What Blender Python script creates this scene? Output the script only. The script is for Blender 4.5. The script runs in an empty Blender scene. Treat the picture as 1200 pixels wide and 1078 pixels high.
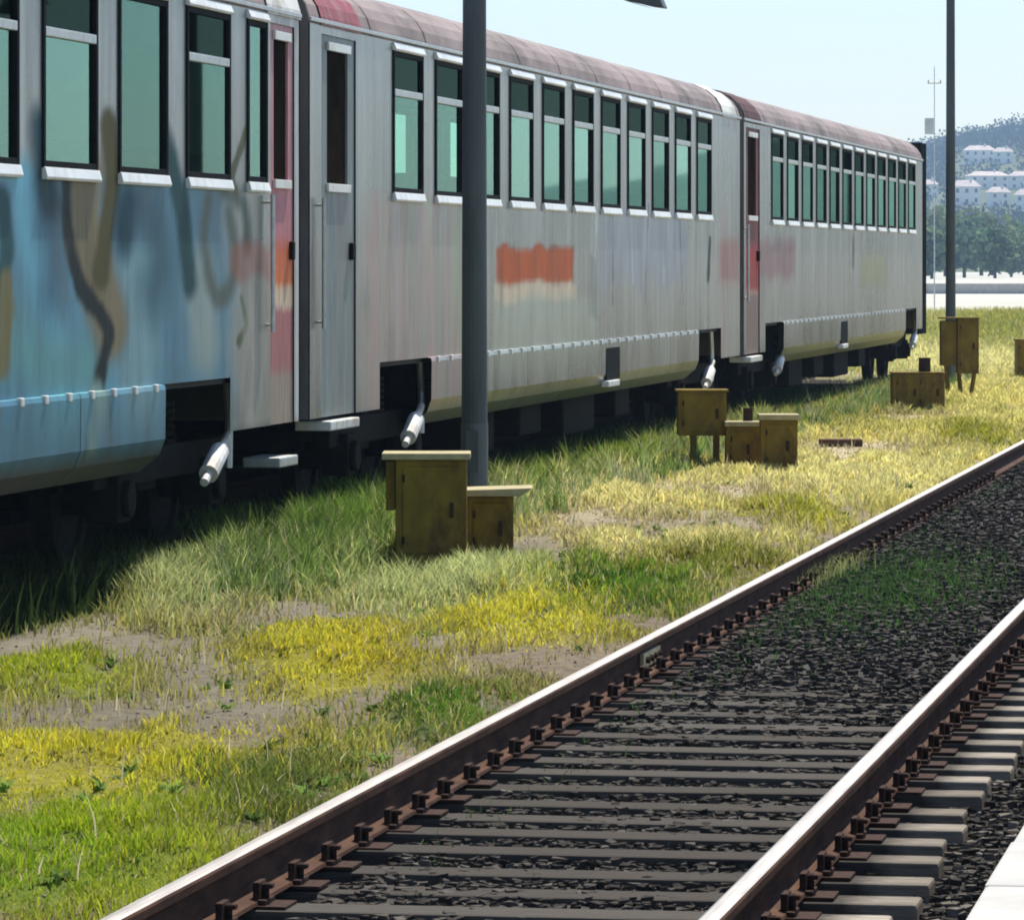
import bpy, bmesh, math, random
import numpy as np
from mathutils import Vector, Matrix
random.seed(7); rng = np.random.default_rng(11)
sc = bpy.context.scene
col = sc.collection

# ------------------------------------------------------------------ camera, sky, sun, exposure
H = 1.93                                   # eye above rail top
F = 5800.0                                 # focal length in units of a 1200 wide frame
TH = math.atan(999 / F); CT, ST = math.cos(TH), math.sin(TH)
D = 7.5                                    # lateral distance to the carriage sides
cam = bpy.data.cameras.new('camera'); camo = bpy.data.objects.new('camera', cam); col.objects.link(camo)
camo.location = (0, 0, H); camo.rotation_euler = (math.radians(90), 0, TH)
cam.sensor_width = 36; cam.lens = 36 * F / 1200; cam.shift_y = -231 / 1200
cam.clip_start = 0.5; cam.clip_end = 20000
sc.camera = camo
SUN_EL, SUN_AZ = math.radians(58), math.radians(9)      # azimuth east of +Y: ahead and a little to the right
w = bpy.data.worlds.new('World'); sc.world = w; w.use_nodes = True
wn = w.node_tree.nodes; bg = wn['Background']
sky = wn.new('ShaderNodeTexSky'); sky.sky_type = 'NISHITA'; sky.sun_disc = False
sky.sun_elevation = SUN_EL; sky.sun_rotation = SUN_AZ
sky.air_density = 1.0; sky.dust_density = 0.6; sky.ozone_density = 2.6; sky.altitude = 100
w.node_tree.links.new(sky.outputs[0], bg.inputs[0]); bg.inputs[1].default_value = 0.118
sl = bpy.data.lights.new('sun', 'SUN'); sl.energy = 5.0; sl.angle = math.radians(0.5); sl.color = (1, 0.95, 0.86)
so = bpy.data.objects.new('sun', sl); col.objects.link(so)
sd = Vector((math.sin(SUN_AZ) * math.cos(SUN_EL), math.cos(SUN_AZ) * math.cos(SUN_EL), math.sin(SUN_EL)))
so.rotation_euler = (-sd).to_track_quat('-Z', 'Y').to_euler()
sc.view_settings.view_transform = 'Standard'; sc.view_settings.look = 'None'
sc.view_settings.exposure = 0.47; sc.view_settings.gamma = 1
sc.render.engine = 'CYCLES'
sc.cycles.use_denoising = True
sc.cycles.max_bounces = 8; sc.cycles.transparent_max_bounces = 16; sc.cycles.volume_bounces = 0
sc.cycles.filter_width = 1.9

# ------------------------------------------------------------------ helpers
def side_at(x, y):            # photograph point on the carriage side plane -> (Y, z)
    u = (x - 600) / F; Z = D / (ST - u * CT)
    return Z * (CT + u * ST), H + (308 - y) / F * Z
def ground_at(x, y, z=-.12):
    Z = (z - H) / ((308 - y) / F); u = (x - 600) / F
    return Z * (u * CT - ST), Z * (CT + u * ST)
def lin(r, g, b): return tuple(((c / 255) / 12.92 if c < 10 else ((c / 255 + .055) / 1.055) ** 2.4) for c in (r, g, b))

def _hash(ix, iy, seed):
    n = np.sin(ix * 127.1 + iy * 311.7 + seed * 74.7) * 43758.5453
    return n - np.floor(n)
def vn(x, y, seed=0):
    x = np.asarray(x, float); y = np.asarray(y, float) + 0 * x
    ix, iy = np.floor(x), np.floor(y); fx, fy = x - ix, y - iy
    fx = fx * fx * (3 - 2 * fx); fy = fy * fy * (3 - 2 * fy)
    a, b = _hash(ix, iy, seed), _hash(ix + 1, iy, seed); c, d = _hash(ix, iy + 1, seed), _hash(ix + 1, iy + 1, seed)
    return (a * (1 - fx) + b * fx) * (1 - fy) + (c * (1 - fx) + d * fx) * fy
def fbm(x, y, seed=0, o=4):
    s = 0; a = .5; t = 0
    for k in range(o):
        s = s + a * vn(x * 2 ** k, np.asarray(y) * 2 ** k, seed + k * 13); t += a; a *= .5
    return s / t
def sstep(a, b, x): t = np.clip((x - a) / (b - a), 0, 1); return t * t * (3 - 2 * t)

class MB:
    def __init__(s): s.v = []; s.f = []
    def quad(s, *p):
        n = len(s.v); s.v += [tuple(q) for q in p]; s.f.append(tuple(range(n, n + len(p))))
    def box(s, x0, x1, y0, y1, z0, z1):
        n = len(s.v)
        s.v += [(x0, y0, z0), (x1, y0, z0), (x1, y1, z0), (x0, y1, z0), (x0, y0, z1), (x1, y0, z1), (x1, y1, z1), (x0, y1, z1)]
        s.f += [tuple(n + i for i in q) for q in ((0, 3, 2, 1), (4, 5, 6, 7), (0, 1, 5, 4), (1, 2, 6, 5), (2, 3, 7, 6), (3, 0, 4, 7))]
        return s
    def tube(s, p, q, r, r2=None, n=10, cap=True):
        p, q = Vector(p), Vector(q); d = (q - p).normalized(); a = d.orthogonal().normalized(); b = d.cross(a)
        r2 = r if r2 is None else r2; m = len(s.v)
        for c, rr in ((p, r), (q, r2)):
            for i in range(n):
                t = 2 * math.pi * i / n; s.v.append(tuple(c + a * rr * math.cos(t) + b * rr * math.sin(t)))
        for i in range(n): s.f.append((m + i, m + (i + 1) % n, m + n + (i + 1) % n, m + n + i))
        if cap: s.f.append(tuple(m + i for i in reversed(range(n)))); s.f.append(tuple(m + n + i for i in range(n)))
        return s
    def extrude(s, prof, y0, y1, cap=True):      # profile [(x,z)] closed, along y
        m = len(s.v); k = len(prof)
        s.v += [(x, y0, z) for x, z in prof] + [(x, y1, z) for x, z in prof]
        for i in range(k): s.f.append((m + i, m + (i + 1) % k, m + k + (i + 1) % k, m + k + i))
        if cap: s.f.append(tuple(m + i for i in reversed(range(k)))); s.f.append(tuple(m + k + i for i in range(k)))
        return s
    def mesh(s, name, mat, smooth=False, bevel=0):
        me = bpy.data.meshes.new(name); me.from_pydata(s.v, [], s.f); me.update()
        bm = bmesh.new(); bm.from_mesh(me)
        if bevel:
            bmesh.ops.bevel(bm, geom=[e for e in bm.edges if len(e.link_faces) == 2 and e.calc_face_angle(0) > .5], offset=bevel, segments=2, affect='EDGES', profile=.6)
        bmesh.ops.recalc_face_normals(bm, faces=bm.faces); bm.to_mesh(me); bm.free()
        if smooth:
            for p in me.polygons: p.use_smooth = True
        me.materials.append(mat)
        return me
    def build(s, name, mat, parent=None, smooth=False, bevel=0):
        return link(name, s.mesh(name, mat, smooth, bevel), parent)
def link(name, me, parent=None):
    o = bpy.data.objects.new(name, me); col.objects.link(o); o.parent = parent; return o
def tag(o, label=None, cat=None, group=None, kind=None):
    for k, v in (('label', label), ('category', cat), ('group', group), ('kind', kind)):
        if v: o[k] = v
    return o
def empty(name, loc, rz=0):
    o = bpy.data.objects.new(name, None); col.objects.link(o); o.location = loc; o.rotation_euler = (0, 0, rz); o.empty_display_size = .2; return o
def kids(o): return [c for c in bpy.data.objects if c.parent == o]
def copy_tree(o, parent, tree):
    c = o.copy(); col.objects.link(c); c.parent = parent
    for ch in tree.get(o.name, []): copy_tree(ch, c, tree)
    return c
def big_mesh(name, V, Fc, mat, colors=None, parent=None, smooth=False):
    """V (n,3) float, Fc (m,k) int faces, all of one size"""
    me = bpy.data.meshes.new(name); n, m, k = len(V), len(Fc), Fc.shape[1]
    me.vertices.add(n); me.vertices.foreach_set('co', np.ascontiguousarray(V, np.float32).ravel())
    me.loops.add(m * k); me.loops.foreach_set('vertex_index', np.ascontiguousarray(Fc, np.int32).ravel())
    me.polygons.add(m); me.polygons.foreach_set('loop_start', np.arange(0, m * k, k, dtype=np.int32))
    me.polygons.foreach_set('use_smooth', np.full(m, smooth, dtype=bool))
    me.update(calc_edges=True)
    if colors is not None:
        at = me.color_attributes.new('Col', 'FLOAT_COLOR', 'POINT')
        c = np.ones((n, 4), np.float32); c[:, :colors.shape[1]] = colors
        at.data.foreach_set('color', c.ravel())
    me.materials.append(mat); me.validate()
    return link(name, me, parent)
def grid(xs, ys, zf):
    X, Y = np.meshgrid(xs, ys); Z = zf(X, Y); V = np.stack([X, Y, Z], -1).reshape(-1, 3)
    nx, ny = len(xs), len(ys); i = np.arange((nx - 1) * (ny - 1)); r, c = i // (nx - 1), i % (nx - 1); a = r * nx + c
    return V, np.stack([a, a + 1, a + nx + 1, a + nx], -1)

# ------------------------------------------------------------------ materials
class NT:
    def __init__(s, name):
        s.m = bpy.data.materials.new(name); s.m.use_nodes = True; s.t = s.m.node_tree; s.n = s.t.nodes; s.b = s.n['Principled BSDF']; s.out = s.n['Material Output']
    def add(s, t, **k):
        n = s.n.new(t)
        for a, v in k.items():
            if hasattr(n, a): setattr(n, a, v)
            else: n.inputs[a].default_value = v
        return n
    def l(s, a, b): s.t.links.new(a, b)
    def noise(s, scale, stretch=(1, 1, 1), detail=4, rough=.6):
        tc = s.add('ShaderNodeTexCoord'); mp = s.add('ShaderNodeMapping'); mp.inputs['Scale'].default_value = stretch
        s.l(tc.outputs['Object'], mp.inputs[0]); n = s.add('ShaderNodeTexNoise'); n.inputs['Scale'].default_value = scale; n.inputs['Detail'].default_value = detail; n.inputs['Roughness'].default_value = rough
        s.l(mp.outputs[0], n.inputs['Vector']); return n.outputs['Fac']
    def ramp(s, fac, stops):
        r = s.add('ShaderNodeValToRGB'); e = r.color_ramp.elements
        while len(e) < len(stops): e.new(.5)
        for q, (p, c) in zip(e, stops): q.position = p; q.color = (*c, 1) if len(c) == 3 else c
        s.l(fac, r.inputs[0]); return r.outputs[0]
    def mix(s, fac, a, b, mode='MIX'):
        m = s.add('ShaderNodeMix'); m.data_type = 'RGBA'; m.blend_type = mode
        for i, v in ((0, fac), (6, a), (7, b)):
            if hasattr(v, 'is_linked') or hasattr(v, 'links'): s.l(v, m.inputs[i])
            else: m.inputs[i].default_value = v if i == 0 else (*v, 1)
        return m.outputs[2]
    def bump(s, h, strength=.3, dist=.01):
        b = s.add('ShaderNodeBump'); b.inputs['Strength'].default_value = strength; b.inputs['Distance'].default_value = dist
        s.l(h, b.inputs['Height']); s.l(b.outputs[0], s.b.inputs['Normal'])
def M(name, c, rough=.6, metal=0, var=.25, scale=6, stretch=(1, 1, 1), bump=0, bdist=.004, dirt=None, dscale=2.5, spec=None):
    t = NT(name); n = t.noise(scale, stretch)
    a = tuple(x * (1 - var) for x in c); b = tuple(min(1, x * (1 + var)) for x in c)
    o = t.ramp(n, [(.3, a), (.7, b)])
    if dirt:
        d = t.noise(dscale, stretch, 6, .7); mk = t.ramp(d, [(.48, (0, 0, 0)), (.66, (1, 1, 1))]); o = t.mix(mk, o, dirt)
    t.l(o, t.b.inputs['Base Color']); t.b.inputs['Roughness'].default_value = rough; t.b.inputs['Metallic'].default_value = metal
    t.b.inputs['Specular IOR Level'].default_value = (.08 if rough > .65 else .3) if spec is None else spec
    if bump: t.bump(t.noise(scale * 4, stretch, 5), bump, bdist)
    return t.m

m_rail_head = None
def rail_mat():
    t = NT('rail_steel'); geo = t.add('ShaderNodeNewGeometry'); sp = t.add('ShaderNodeSeparateXYZ'); t.l(geo.outputs['Normal'], sp.inputs[0])
    up = t.ramp(sp.outputs['Z'], [(.70, (0, 0, 0)), (.9, (1, 1, 1))])
    tc = t.add('ShaderNodeTexCoord'); s2 = t.add('ShaderNodeSeparateXYZ'); t.l(tc.outputs['Object'], s2.inputs[0])
    mr = t.add('ShaderNodeMapRange'); mr.inputs[1].default_value = -.03; mr.inputs[2].default_value = -.012; t.l(s2.outputs['Z'], mr.inputs[0])
    mu = t.add('ShaderNodeMath', operation='MULTIPLY'); t.l(up, mu.inputs[0]); t.l(mr.outputs[0], mu.inputs[1])
    n = t.noise(14, (1, .25, 1), 6); rust = t.ramp(n, [(.25, (.035, .018, .012)), (.6, (.10, .05, .03)), (.85, (.16, .09, .055))])
    pol = t.ramp(t.noise(5, (6, .4, 1), 5), [(.3, (.42, .35, .28)), (.7, (.62, .55, .46))])
    t.l(t.mix(mu.outputs[0], rust, pol), t.b.inputs['Base Color']); t.l(mu.outputs[0], t.b.inputs['Metallic'])
    rr = t.add('ShaderNodeMapRange'); rr.inputs[3].default_value = .85; rr.inputs[4].default_value = .38; t.l(mu.outputs[0], rr.inputs[0]); t.l(rr.outputs[0], t.b.inputs['Roughness'])
    t.b.inputs['Specular IOR Level'].default_value = .08; t.bump(t.noise(60, (1, 1, 1), 4), .25, .003); return t.m
m_rail = rail_mat()
m_rust = M('rusty_iron', (.050, .027, .019), .85, 0, .4, 30, bump=.4)
m_dark = M('grimy_iron', (.014, .012, .010), .85, 0, .4, 12, bump=.3)  # grime tone lowered further to deepen the shade under the train
m_black = M('black_rubber', (.014, .015, .016), .7, 0, .3, 10, spec=.04)
m_glassdark = M('dark_door_glass', (.022, .016, .011), .6, 0, .3, 5)
m_glassdark.node_tree.nodes['Principled BSDF'].inputs['Specular IOR Level'].default_value = 0
m_bright = M('polished_trim', (.84, .83, .79), .35, .15, .08, 5, (1, 1, 1), dirt=(.62, .59, .52), dscale=1.6)
m_alu = M('dull_aluminium', (.52, .53, .52), .4, .6, .15, 12)
m_white = M('chalky_white_paint', (.78, .77, .72), .55, 0, .1, 8, dirt=(.45, .40, .33))
m_int = M('interior_laminate', (.20, .22, .20), .7, 0, .2, 3)
m_floor = M('interior_floor', (.07, .07, .07), .8, 0, .2, 4)
m_seat = M('seat_cloth', (.03, .06, .06), .9, 0, .3, 10)
m_roof = M('weathered_roof_paint', (.30, .245, .235), .7, 0, .22, 2.2, (1, .5, 1), .2, dirt=(.17, .15, .14), dscale=1.2)
m_roofdark = M('dark_red_roof_sheet', (.11, .06, .06), .7, 0, .3, 3)
m_red = M('faded_red_paint', (.30, .05, .05), .5, 0, .3, 3, (2, 2, .6), dirt=(.34, .20, .18), dscale=2)
def band_mat(name, stops):
    t = NT(name); tc = t.add('ShaderNodeTexCoord'); sp = t.add('ShaderNodeSeparateXYZ'); t.l(tc.outputs['Object'], sp.inputs[0])
    ad = t.add('ShaderNodeMath', operation='MULTIPLY_ADD'); t.l(t.noise(6, (1, 3, 1), 5), ad.inputs[0]); ad.inputs[1].default_value = .12; t.l(sp.outputs['Z'], ad.inputs[2])
    mr = t.add('ShaderNodeMapRange'); mr.inputs[1].default_value = .86; mr.inputs[2].default_value = 3.66; t.l(ad.outputs[0], mr.inputs[0])
    c = t.ramp(mr.outputs[0], [((z - .8) / 2.8, k) for z, k in stops]); k = t.ramp(t.noise(5, (1, 5, .4), 5), [(.3, (.7, .7, .7)), (.65, (1.1, 1.1, 1.1))])
    t.l(t.mix(1.0, c, k, 'MULTIPLY'), t.b.inputs['Base Color']); t.b.inputs['Roughness'].default_value = .55; t.b.inputs['Specular IOR Level'].default_value = .15; return t.m
m_door1 = band_mat('banded_red_door_paint', [(.8, (.42, .33, .25)), (1.12, (.42, .32, .25)), (1.2, (.50, .20, .18)), (1.58, (.50, .19, .18)), (1.64, (.78, .60, .42)), (1.74, (.78, .55, .36)), (1.79, (.78, .19, .05)), (2.02, (.72, .17, .08)), (2.14, (.62, .24, .26)), (3.6, (.58, .32, .34))])
m_door3 = band_mat('banded_dark_red_door_paint', [(.8, (.26, .19, .16)), (1.5, (.30, .20, .17)), (1.56, (.50, .28, .22)), (1.62, (.42, .06, .04)), (2.05, (.44, .04, .04)), (2.2, (.22, .05, .05)), (3.6, (.17, .05, .05))])
m_doorgrey = M('grey_green_door_paint', (.20, .24, .235), .5, .1, .25, 3, (3, 3, .5), dirt=(.26, .22, .20), dscale=2)
m_pole = M('dark_grey_galvanised', (.10, .115, .112), .55, .1, .25, 5, (1, 1, .25), .15, dirt=(.075, .085, .085), spec=.2)
m_cab = M('olive_rust_paint', (.225, .155, .024), .7, 0, .3, 5, (1, 1, .5), .25, dirt=(.10, .055, .02), dscale=3)
m_lid = M('pale_dusty_lid', (.44, .38, .22), .8, 0, .2, 8, (1, 1, 1), .25)
m_conc = M('pale_concrete', (.48, .465, .43), .85, 0, .15, 3, (1, 1, 1), .3, dirt=(.44, .42, .38), dscale=1.3)
m_rut = M('rut_shade_brown', (.10, .055, .035), .9, 0, .4, 9, (1, 6, 6), .5)

def side_mat():
    t = NT('stainless_side'); a = t.add('ShaderNodeVertexColor'); a.layer_name = 'Col'
    st = t.noise(4, (1, 1, .16), 7, .7)
    k = t.ramp(st, [(.28, (.62, .60, .60)), (.5, (.95, .95, .95)), (.72, (1.12, 1.12, 1.12))])
    c = t.mix(.75, a.outputs['Color'], k, 'MULTIPLY')
    dirt = t.ramp(t.noise(1.6, (1, 1, .35), 6, .7), [(.52, (0, 0, 0)), (.72, (1, 1, 1))])
    dm = t.add('ShaderNodeMath', operation='MULTIPLY'); t.l(dirt, dm.inputs[0]); dm.inputs[1].default_value = .55
    c = t.mix(dm.outputs[0], c, (.11, .095, .08))
    t.l(c, t.b.inputs['Base Color'])
    mr = t.add('ShaderNodeMapRange'); mr.inputs[3].default_value = 1.0; mr.inputs[4].default_value = .0; t.l(a.outputs['Alpha'], mr.inputs[0]); t.l(mr.outputs[0], t.b.inputs['Metallic'])
    m2 = t.add('ShaderNodeMapRange'); m2.inputs[3].default_value = .10; m2.inputs[4].default_value = .60; t.l(a.outputs['Alpha'], m2.inputs[0]); t.l(m2.outputs[0], t.b.inputs['Roughness'])
    t.b.inputs['Specular IOR Level'].default_value = .08; t.bump(t.noise(1.1, (1, 1, .8), 3), .22, .03); return t.m
m_side = side_mat()
def glass_mat(name, tint, refl=1.0):
    t = NT(name); tr = t.add('ShaderNodeBsdfTransparent'); tr.inputs[0].default_value = (*tint, 1)
    gl = t.add('ShaderNodeBsdfGlossy'); gl.inputs['Roughness'].default_value = .03; gl.inputs[0].default_value = (.58, .95, .81, 1)
    fr = t.add('ShaderNodeFresnel'); fr.inputs[0].default_value = 1.5; mu = t.add('ShaderNodeMath', operation='MULTIPLY'); t.l(fr.outputs[0], mu.inputs[0]); oi = t.add('ShaderNodeObjectInfo'); rg = t.add('ShaderNodeMapRange'); rg.inputs[3].default_value = refl * .62; rg.inputs[4].default_value = refl * 1.05; t.l(oi.outputs['Random'], rg.inputs[0]); t.l(rg.outputs[0], mu.inputs[1])
    mx = t.add('ShaderNodeMixShader'); t.l(mu.outputs[0], mx.inputs[0]); t.l(tr.outputs[0], mx.inputs[1]); t.l(gl.outputs[0], mx.inputs[2]); t.l(mx.outputs[0], t.out.inputs[0]); return t.m
m_glass = glass_mat('green_tinted_glass', (.56, .98, .80), 1.45)
m_glass_vent = glass_mat('shaded_vent_glass', (.20, .25, .23), .2)  # vent panes tinted dark, shade of the unlit interior put into the glass
m_glass_far = glass_mat('green_glass_far_side', (.80, 1.0, .90), .35)
def attr_mat(name, rough=.9, nscale=18, trans=0, bump=.0, var=.3):
    t = NT(name); a = t.add('ShaderNodeVertexColor'); a.layer_name = 'Col'; c = a.outputs['Color']
    if var:
        k = t.ramp(t.noise(nscale, (1, 1, 1), 6, .7), [(.3, (1 - var,) * 3), (.7, (1 + var,) * 3)]); c = t.mix(1.0, c, k, 'MULTIPLY')
    t.l(c, t.b.inputs['Base Color']); t.b.inputs['Roughness'].default_value = rough
    t.b.inputs['Specular IOR Level'].default_value = .04
    if trans:
        tl = t.add('ShaderNodeBsdfTranslucent'); t.l(c, tl.inputs[0]); mx = t.add('ShaderNodeMixShader'); mx.inputs[0].default_value = trans
        t.l(t.b.outputs[0], mx.inputs[1]); t.l(tl.outputs[0], mx.inputs[2]); t.l(mx.outputs[0], t.out.inputs[0])
    if bump: t.bump(t.noise(nscale * 2, (1, 1, 1), 6, .7), bump, .02)
    return t.m
m_ground = attr_mat('soil', .95, 9, 0, .6)
m_grass = attr_mat('grass_blade', .6, 5, .5, 0, 0)
m_stone = attr_mat('ballast_stone', .9, 30, 0, .3)

# ------------------------------------------------------------------ ground colour / vegetation layout (world space)
# patches: photo centre, half extents, kind -> converted to a ground ellipse once
P = []
def patch(cx, cy, rx, ry, rgb, dens, hgt, soft=.35):
    X0, Y0 = ground_at(cx, cy); _, Ya = ground_at(cx, cy + ry); _, Yb = ground_at(cx, cy - ry)
    s = F / math.hypot(X0, Y0); P.append((X0, Y0, rx / s, Y0 - Ya, Yb - Y0, X0 / Y0, rgb, dens, hgt, soft))
LIME, YEL, GRN, PALE, STRAW, DEEP = (.37, .43, .022), (.60, .55, .045), (.10, .20, .022), (.46, .50, .20), (.74, .68, .28), (.05, .13, .014)
patch(130, 985, 230, 110, LIME, 1.0, .085); patch(230, 880, 170, 32, YEL, 1.0, .075); patch(60, 900, 160, 40, YEL, .9, .08); patch(40, 1020, 150, 45, (.24, .36, .02), 1, .09)
patch(70, 795, 95, 24, LIME, 1.0, .10); patch(400, 780, 105, 34, YEL, 1.0, .08); patch(440, 775, 45, 22, (.52, .44, .03), 1.0, .08)
patch(230, 705, 75, 38, PALE, .9, .22); patch(370, 665, 130, 34, (.14, .22, .04), .9, .26); patch(420, 622, 60, 30, (.12, .21, .03), 1, .30)
patch(600, 720, 110, 45, YEL, .75, .09); patch(560, 690, 80, 25, PALE, .9, .16); patch(470, 700, 80, 20, PALE, .6, .15)
patch(740, 690, 85, 27, (.12, .24, .02), 1.0, .12); patch(700, 695, 45, 14, DEEP, .9, .11); patch(820, 655, 90, 22, (.24, .25, .03), .9, .09)
patch(720, 590, 100, 22, STRAW, 1.0, .10); patch(700, 548, 80, 16, (.20, .27, .03), 1, .20); patch(640, 555, 50, 25, (.17, .25, .03), 1, .22)
patch(930, 605, 60, 13, (.36, .36, .02), 1.0, .09); patch(1000, 560, 160, 25, STRAW, .9, .08); patch(780, 632, 130, 22, STRAW, .8, .07)
patch(1140, 512, 50, 14, (.32, .32, .03), 1, .10); patch(990, 480, 120, 24, (.36, .35, .08), .9, .13); patch(1120, 430, 90, 25, STRAW, .9, .14); patch(1180, 385, 80, 22, (.34, .34, .07), .9, .2)
patch(485, 845, 50, 26, GRN, .9, .08); patch(320, 935, 90, 55, (.15, .19, .04), .6, .09); patch(600, 795, 60, 18, (.22, .22, .05), .5, .06); patch(560, 830, 40, 14, GRN, .5, .06)
for q in ((760, 613, 140, 14), (1000, 527, 90, 9), (840, 575, 90, 7), (625, 640, 45, 14), (640, 775, 80, 22), (150, 845, 190, 22), (560, 770, 60, 10), (1060, 490, 60, 5), (330, 730, 90, 10)): patch(*q, (.40, .34, .18), .07, .04)
def veg(X, Y):
    """density, height, colour of the plant cover between the tracks"""
    n1 = fbm(X * 1.1, Y * .35, 3); n2 = fbm(X * 3, Y * 1.1, 21)
    far = sstep(26, 48, Y)
    dens = .02 + .45 * sstep(.50, .75, n1) * (.12 + .88 * far) + .14 * far
    hgt = .05 + .05 * n2 + .03 * far
    c0, c1 = np.array((.26, .25, .06)), np.array((.68, .62, .20))
    colr = c0 + (c1 - c0) * np.clip(.3 * n2 + .75 * far, 0, 1)[..., None]
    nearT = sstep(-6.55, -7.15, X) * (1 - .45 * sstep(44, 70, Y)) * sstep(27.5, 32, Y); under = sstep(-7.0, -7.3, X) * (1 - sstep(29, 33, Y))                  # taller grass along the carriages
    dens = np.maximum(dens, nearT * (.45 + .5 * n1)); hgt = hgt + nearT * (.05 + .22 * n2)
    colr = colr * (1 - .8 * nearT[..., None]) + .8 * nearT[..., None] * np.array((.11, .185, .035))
    colr = colr * (1 - .6 * under[..., None]) + .6 * under[..., None] * np.array((.05, .09, .02)); dens = dens * (1 - .5 * under)  # grass colour darkened beside the near carriage to paint in its shadow
    for X0, Y0, rx, ra, rb, sl_, rgb, d, h, soft in P:
        dy = (Y - Y0); ey = np.where(dy < 0, dy / ra, dy / rb); ex = (X - X0 - sl_ * dy) / rx
        r = np.sqrt(ex ** 2 + ey ** 2) + (n2 - .5) * 1.5 + (n1 - .5) * .6
        m = 1 - sstep(1 - soft, 1 + soft, r)
        dens = dens * (1 - m) + d * m; hgt = hgt * (1 - m) + h * m * (.7 + .6 * n2); colr = colr * (1 - m[..., None]) + np.array(rgb) * m[..., None]
    edge = sstep(-3.72, -3.95, X)
    return dens * (.35 + .65 * edge), hgt * (.6 + .4 * edge), colr
def cush(X, Y): return fbm(X * 4.5, Y * 1.5, 77)
def gm(X, Y, dn): return gz(X, Y) + .075 * sstep(.5, .95, dn) * sstep(.36, .62, cush(X, Y)) * (1 - .7 * sstep(30, 45, Y))
def gz(X, Y):          # height of the strip between the tracks
    base = -.13 + .035 * (fbm(X * .9, Y * .4, 5) - .5) * 2 + .02 * (fbm(X * 4, Y * 2, 8) - .5)
    base = base - .07 * sstep(-7.2, -7.9, X) * (1 - sstep(86, 92, Y)) + .05 * sstep(88, 96, Y) - .05 * sstep(-4.1, -3.75, X)
    return base

# ------------------------------------------------------------------ terrain and setting
def terrain_z(X, Y):
    up = np.clip(Y - 1120, 0, None)
    t = sstep(-420, 60, X) * (1 - .9 * sstep(80, 420, X))
    hmax = 26 + 88 * t
    z = hmax * sstep(0, 1650, up) * (1 + .10 * (fbm(X * .006, Y * .004, 2) - .5)) + 10 * (fbm(X * .012, Y * .01, 4) - .5) * sstep(0, 500, up)
    return z - .45 - .3 * sstep(200, 1000, Y) * 0
xs = np.unique(np.concatenate([np.linspace(-1600, -300, 40), np.linspace(-300, 60, 90), np.linspace(60, 1400, 40)]))
ys = np.unique(np.concatenate([np.linspace(-120, 1100, 40), np.linspace(1100, 3000, 110)]))
V, Fc = grid(xs, ys, terrain_z)
hillc = fbm(V[:, 0] * .02, V[:, 1] * .01, 6)
CC = np.array((.10, .12, .06)) + hillc[:, None] * np.array((.06, .05, .02)); CC[V[:, 1] < 1100] = (.20, .18, .10)
tag(big_mesh('ground', V, Fc, m_ground, CC, smooth=True), kind='structure')

xs = np.concatenate([np.linspace(-34, -8.2, 22)[:-1], np.linspace(-8.2, -3.70, 84)]); ys = np.concatenate([np.arange(6, 60, .14), np.arange(60, 130, .5), np.arange(130, 200, 2.)])
V, Fc = grid(xs, ys, gz)
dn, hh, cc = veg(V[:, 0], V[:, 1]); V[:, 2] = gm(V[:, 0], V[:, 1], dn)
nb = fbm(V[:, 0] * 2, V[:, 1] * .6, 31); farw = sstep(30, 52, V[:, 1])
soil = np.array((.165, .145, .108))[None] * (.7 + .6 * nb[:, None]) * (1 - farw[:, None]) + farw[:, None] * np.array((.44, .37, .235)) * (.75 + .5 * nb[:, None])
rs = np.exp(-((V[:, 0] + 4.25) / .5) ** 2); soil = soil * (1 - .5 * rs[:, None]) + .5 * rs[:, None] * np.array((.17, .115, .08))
under_shade = sstep(-7.3, -7.7, V[:, 0]) * (1 - sstep(86, 92, V[:, 1])); soil = soil * (1 - under_shade[:, None]) + under_shade[:, None] * np.array((.020, .018, .014))  # soil colour darkened under the train, its shade painted in
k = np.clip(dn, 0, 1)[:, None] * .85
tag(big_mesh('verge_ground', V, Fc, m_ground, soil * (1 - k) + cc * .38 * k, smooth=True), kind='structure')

# pale yard beyond the end of the siding
yd = MB(); yd.quad((-150, 196, -.14), (220, 196, -.14), (220, 1090, -.16), (-150, 1090, -.16))
tag(yd.build('paved_yard', M('pale_yard_paving', (.50, .48, .41), .9, 0, .12, .06, (1, .3, 1))), kind='structure')
yk = MB(); yk.box(-150, 60, 330, 331, -.4, .55); o = yk.build('low_yard_wall', m_conc, bevel=.05)
tag(o, 'long low concrete wall crossing the pale yard in the distance', 'wall')

# ------------------------------------------------------------------ track bed
RX = (-1.905, -3.645); TC = (RX[0] + RX[1]) / 2
def bz(X, Y):
    mid = (1 - sstep(.60, .80, np.abs(X - TC)))
    fill = sstep(20.5, 28, Y + 1.5 * (fbm(X * 2, Y, 9) - .5)) * .075
    out = sstep(23.5, 30, Y) * .055
    z = -.250 + .036 * mid + .02 * mid * (fbm(X * 1.6, Y * 1.1, 19) - .5) + fill * .66 * mid + out * (1 - mid) + .012 * (fbm(X * 7, Y * 7, 12) - .5)
    return z
xs = np.linspace(-4.4, -.9, 80); ys = np.concatenate([np.arange(6, 34, .06), np.arange(34, 80, .25), np.arange(80, 215, 2.)])
V, Fc = grid(xs, ys, bz)
nb = fbm(V[:, 0] * 3, V[:, 1] * 1.2, 41); mid = 1 - sstep(.55, .85, np.abs(V[:, 0] - TC))
bc = np.array((.040, .036, .031)) * (.6 + .8 * nb[:, None]) ; bc = bc * (1 - mid[:, None] * .0) + mid[:, None] * np.array((.020, .019, .018)) * (.6 + .8 * nb[:, None])
lf = sstep(-3.55, -3.9, V[:, 0])[:, None]; bc = bc * (1 - lf) + lf * np.array((.16, .12, .085)) * (.6 + .8 * nb[:, None])
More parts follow.
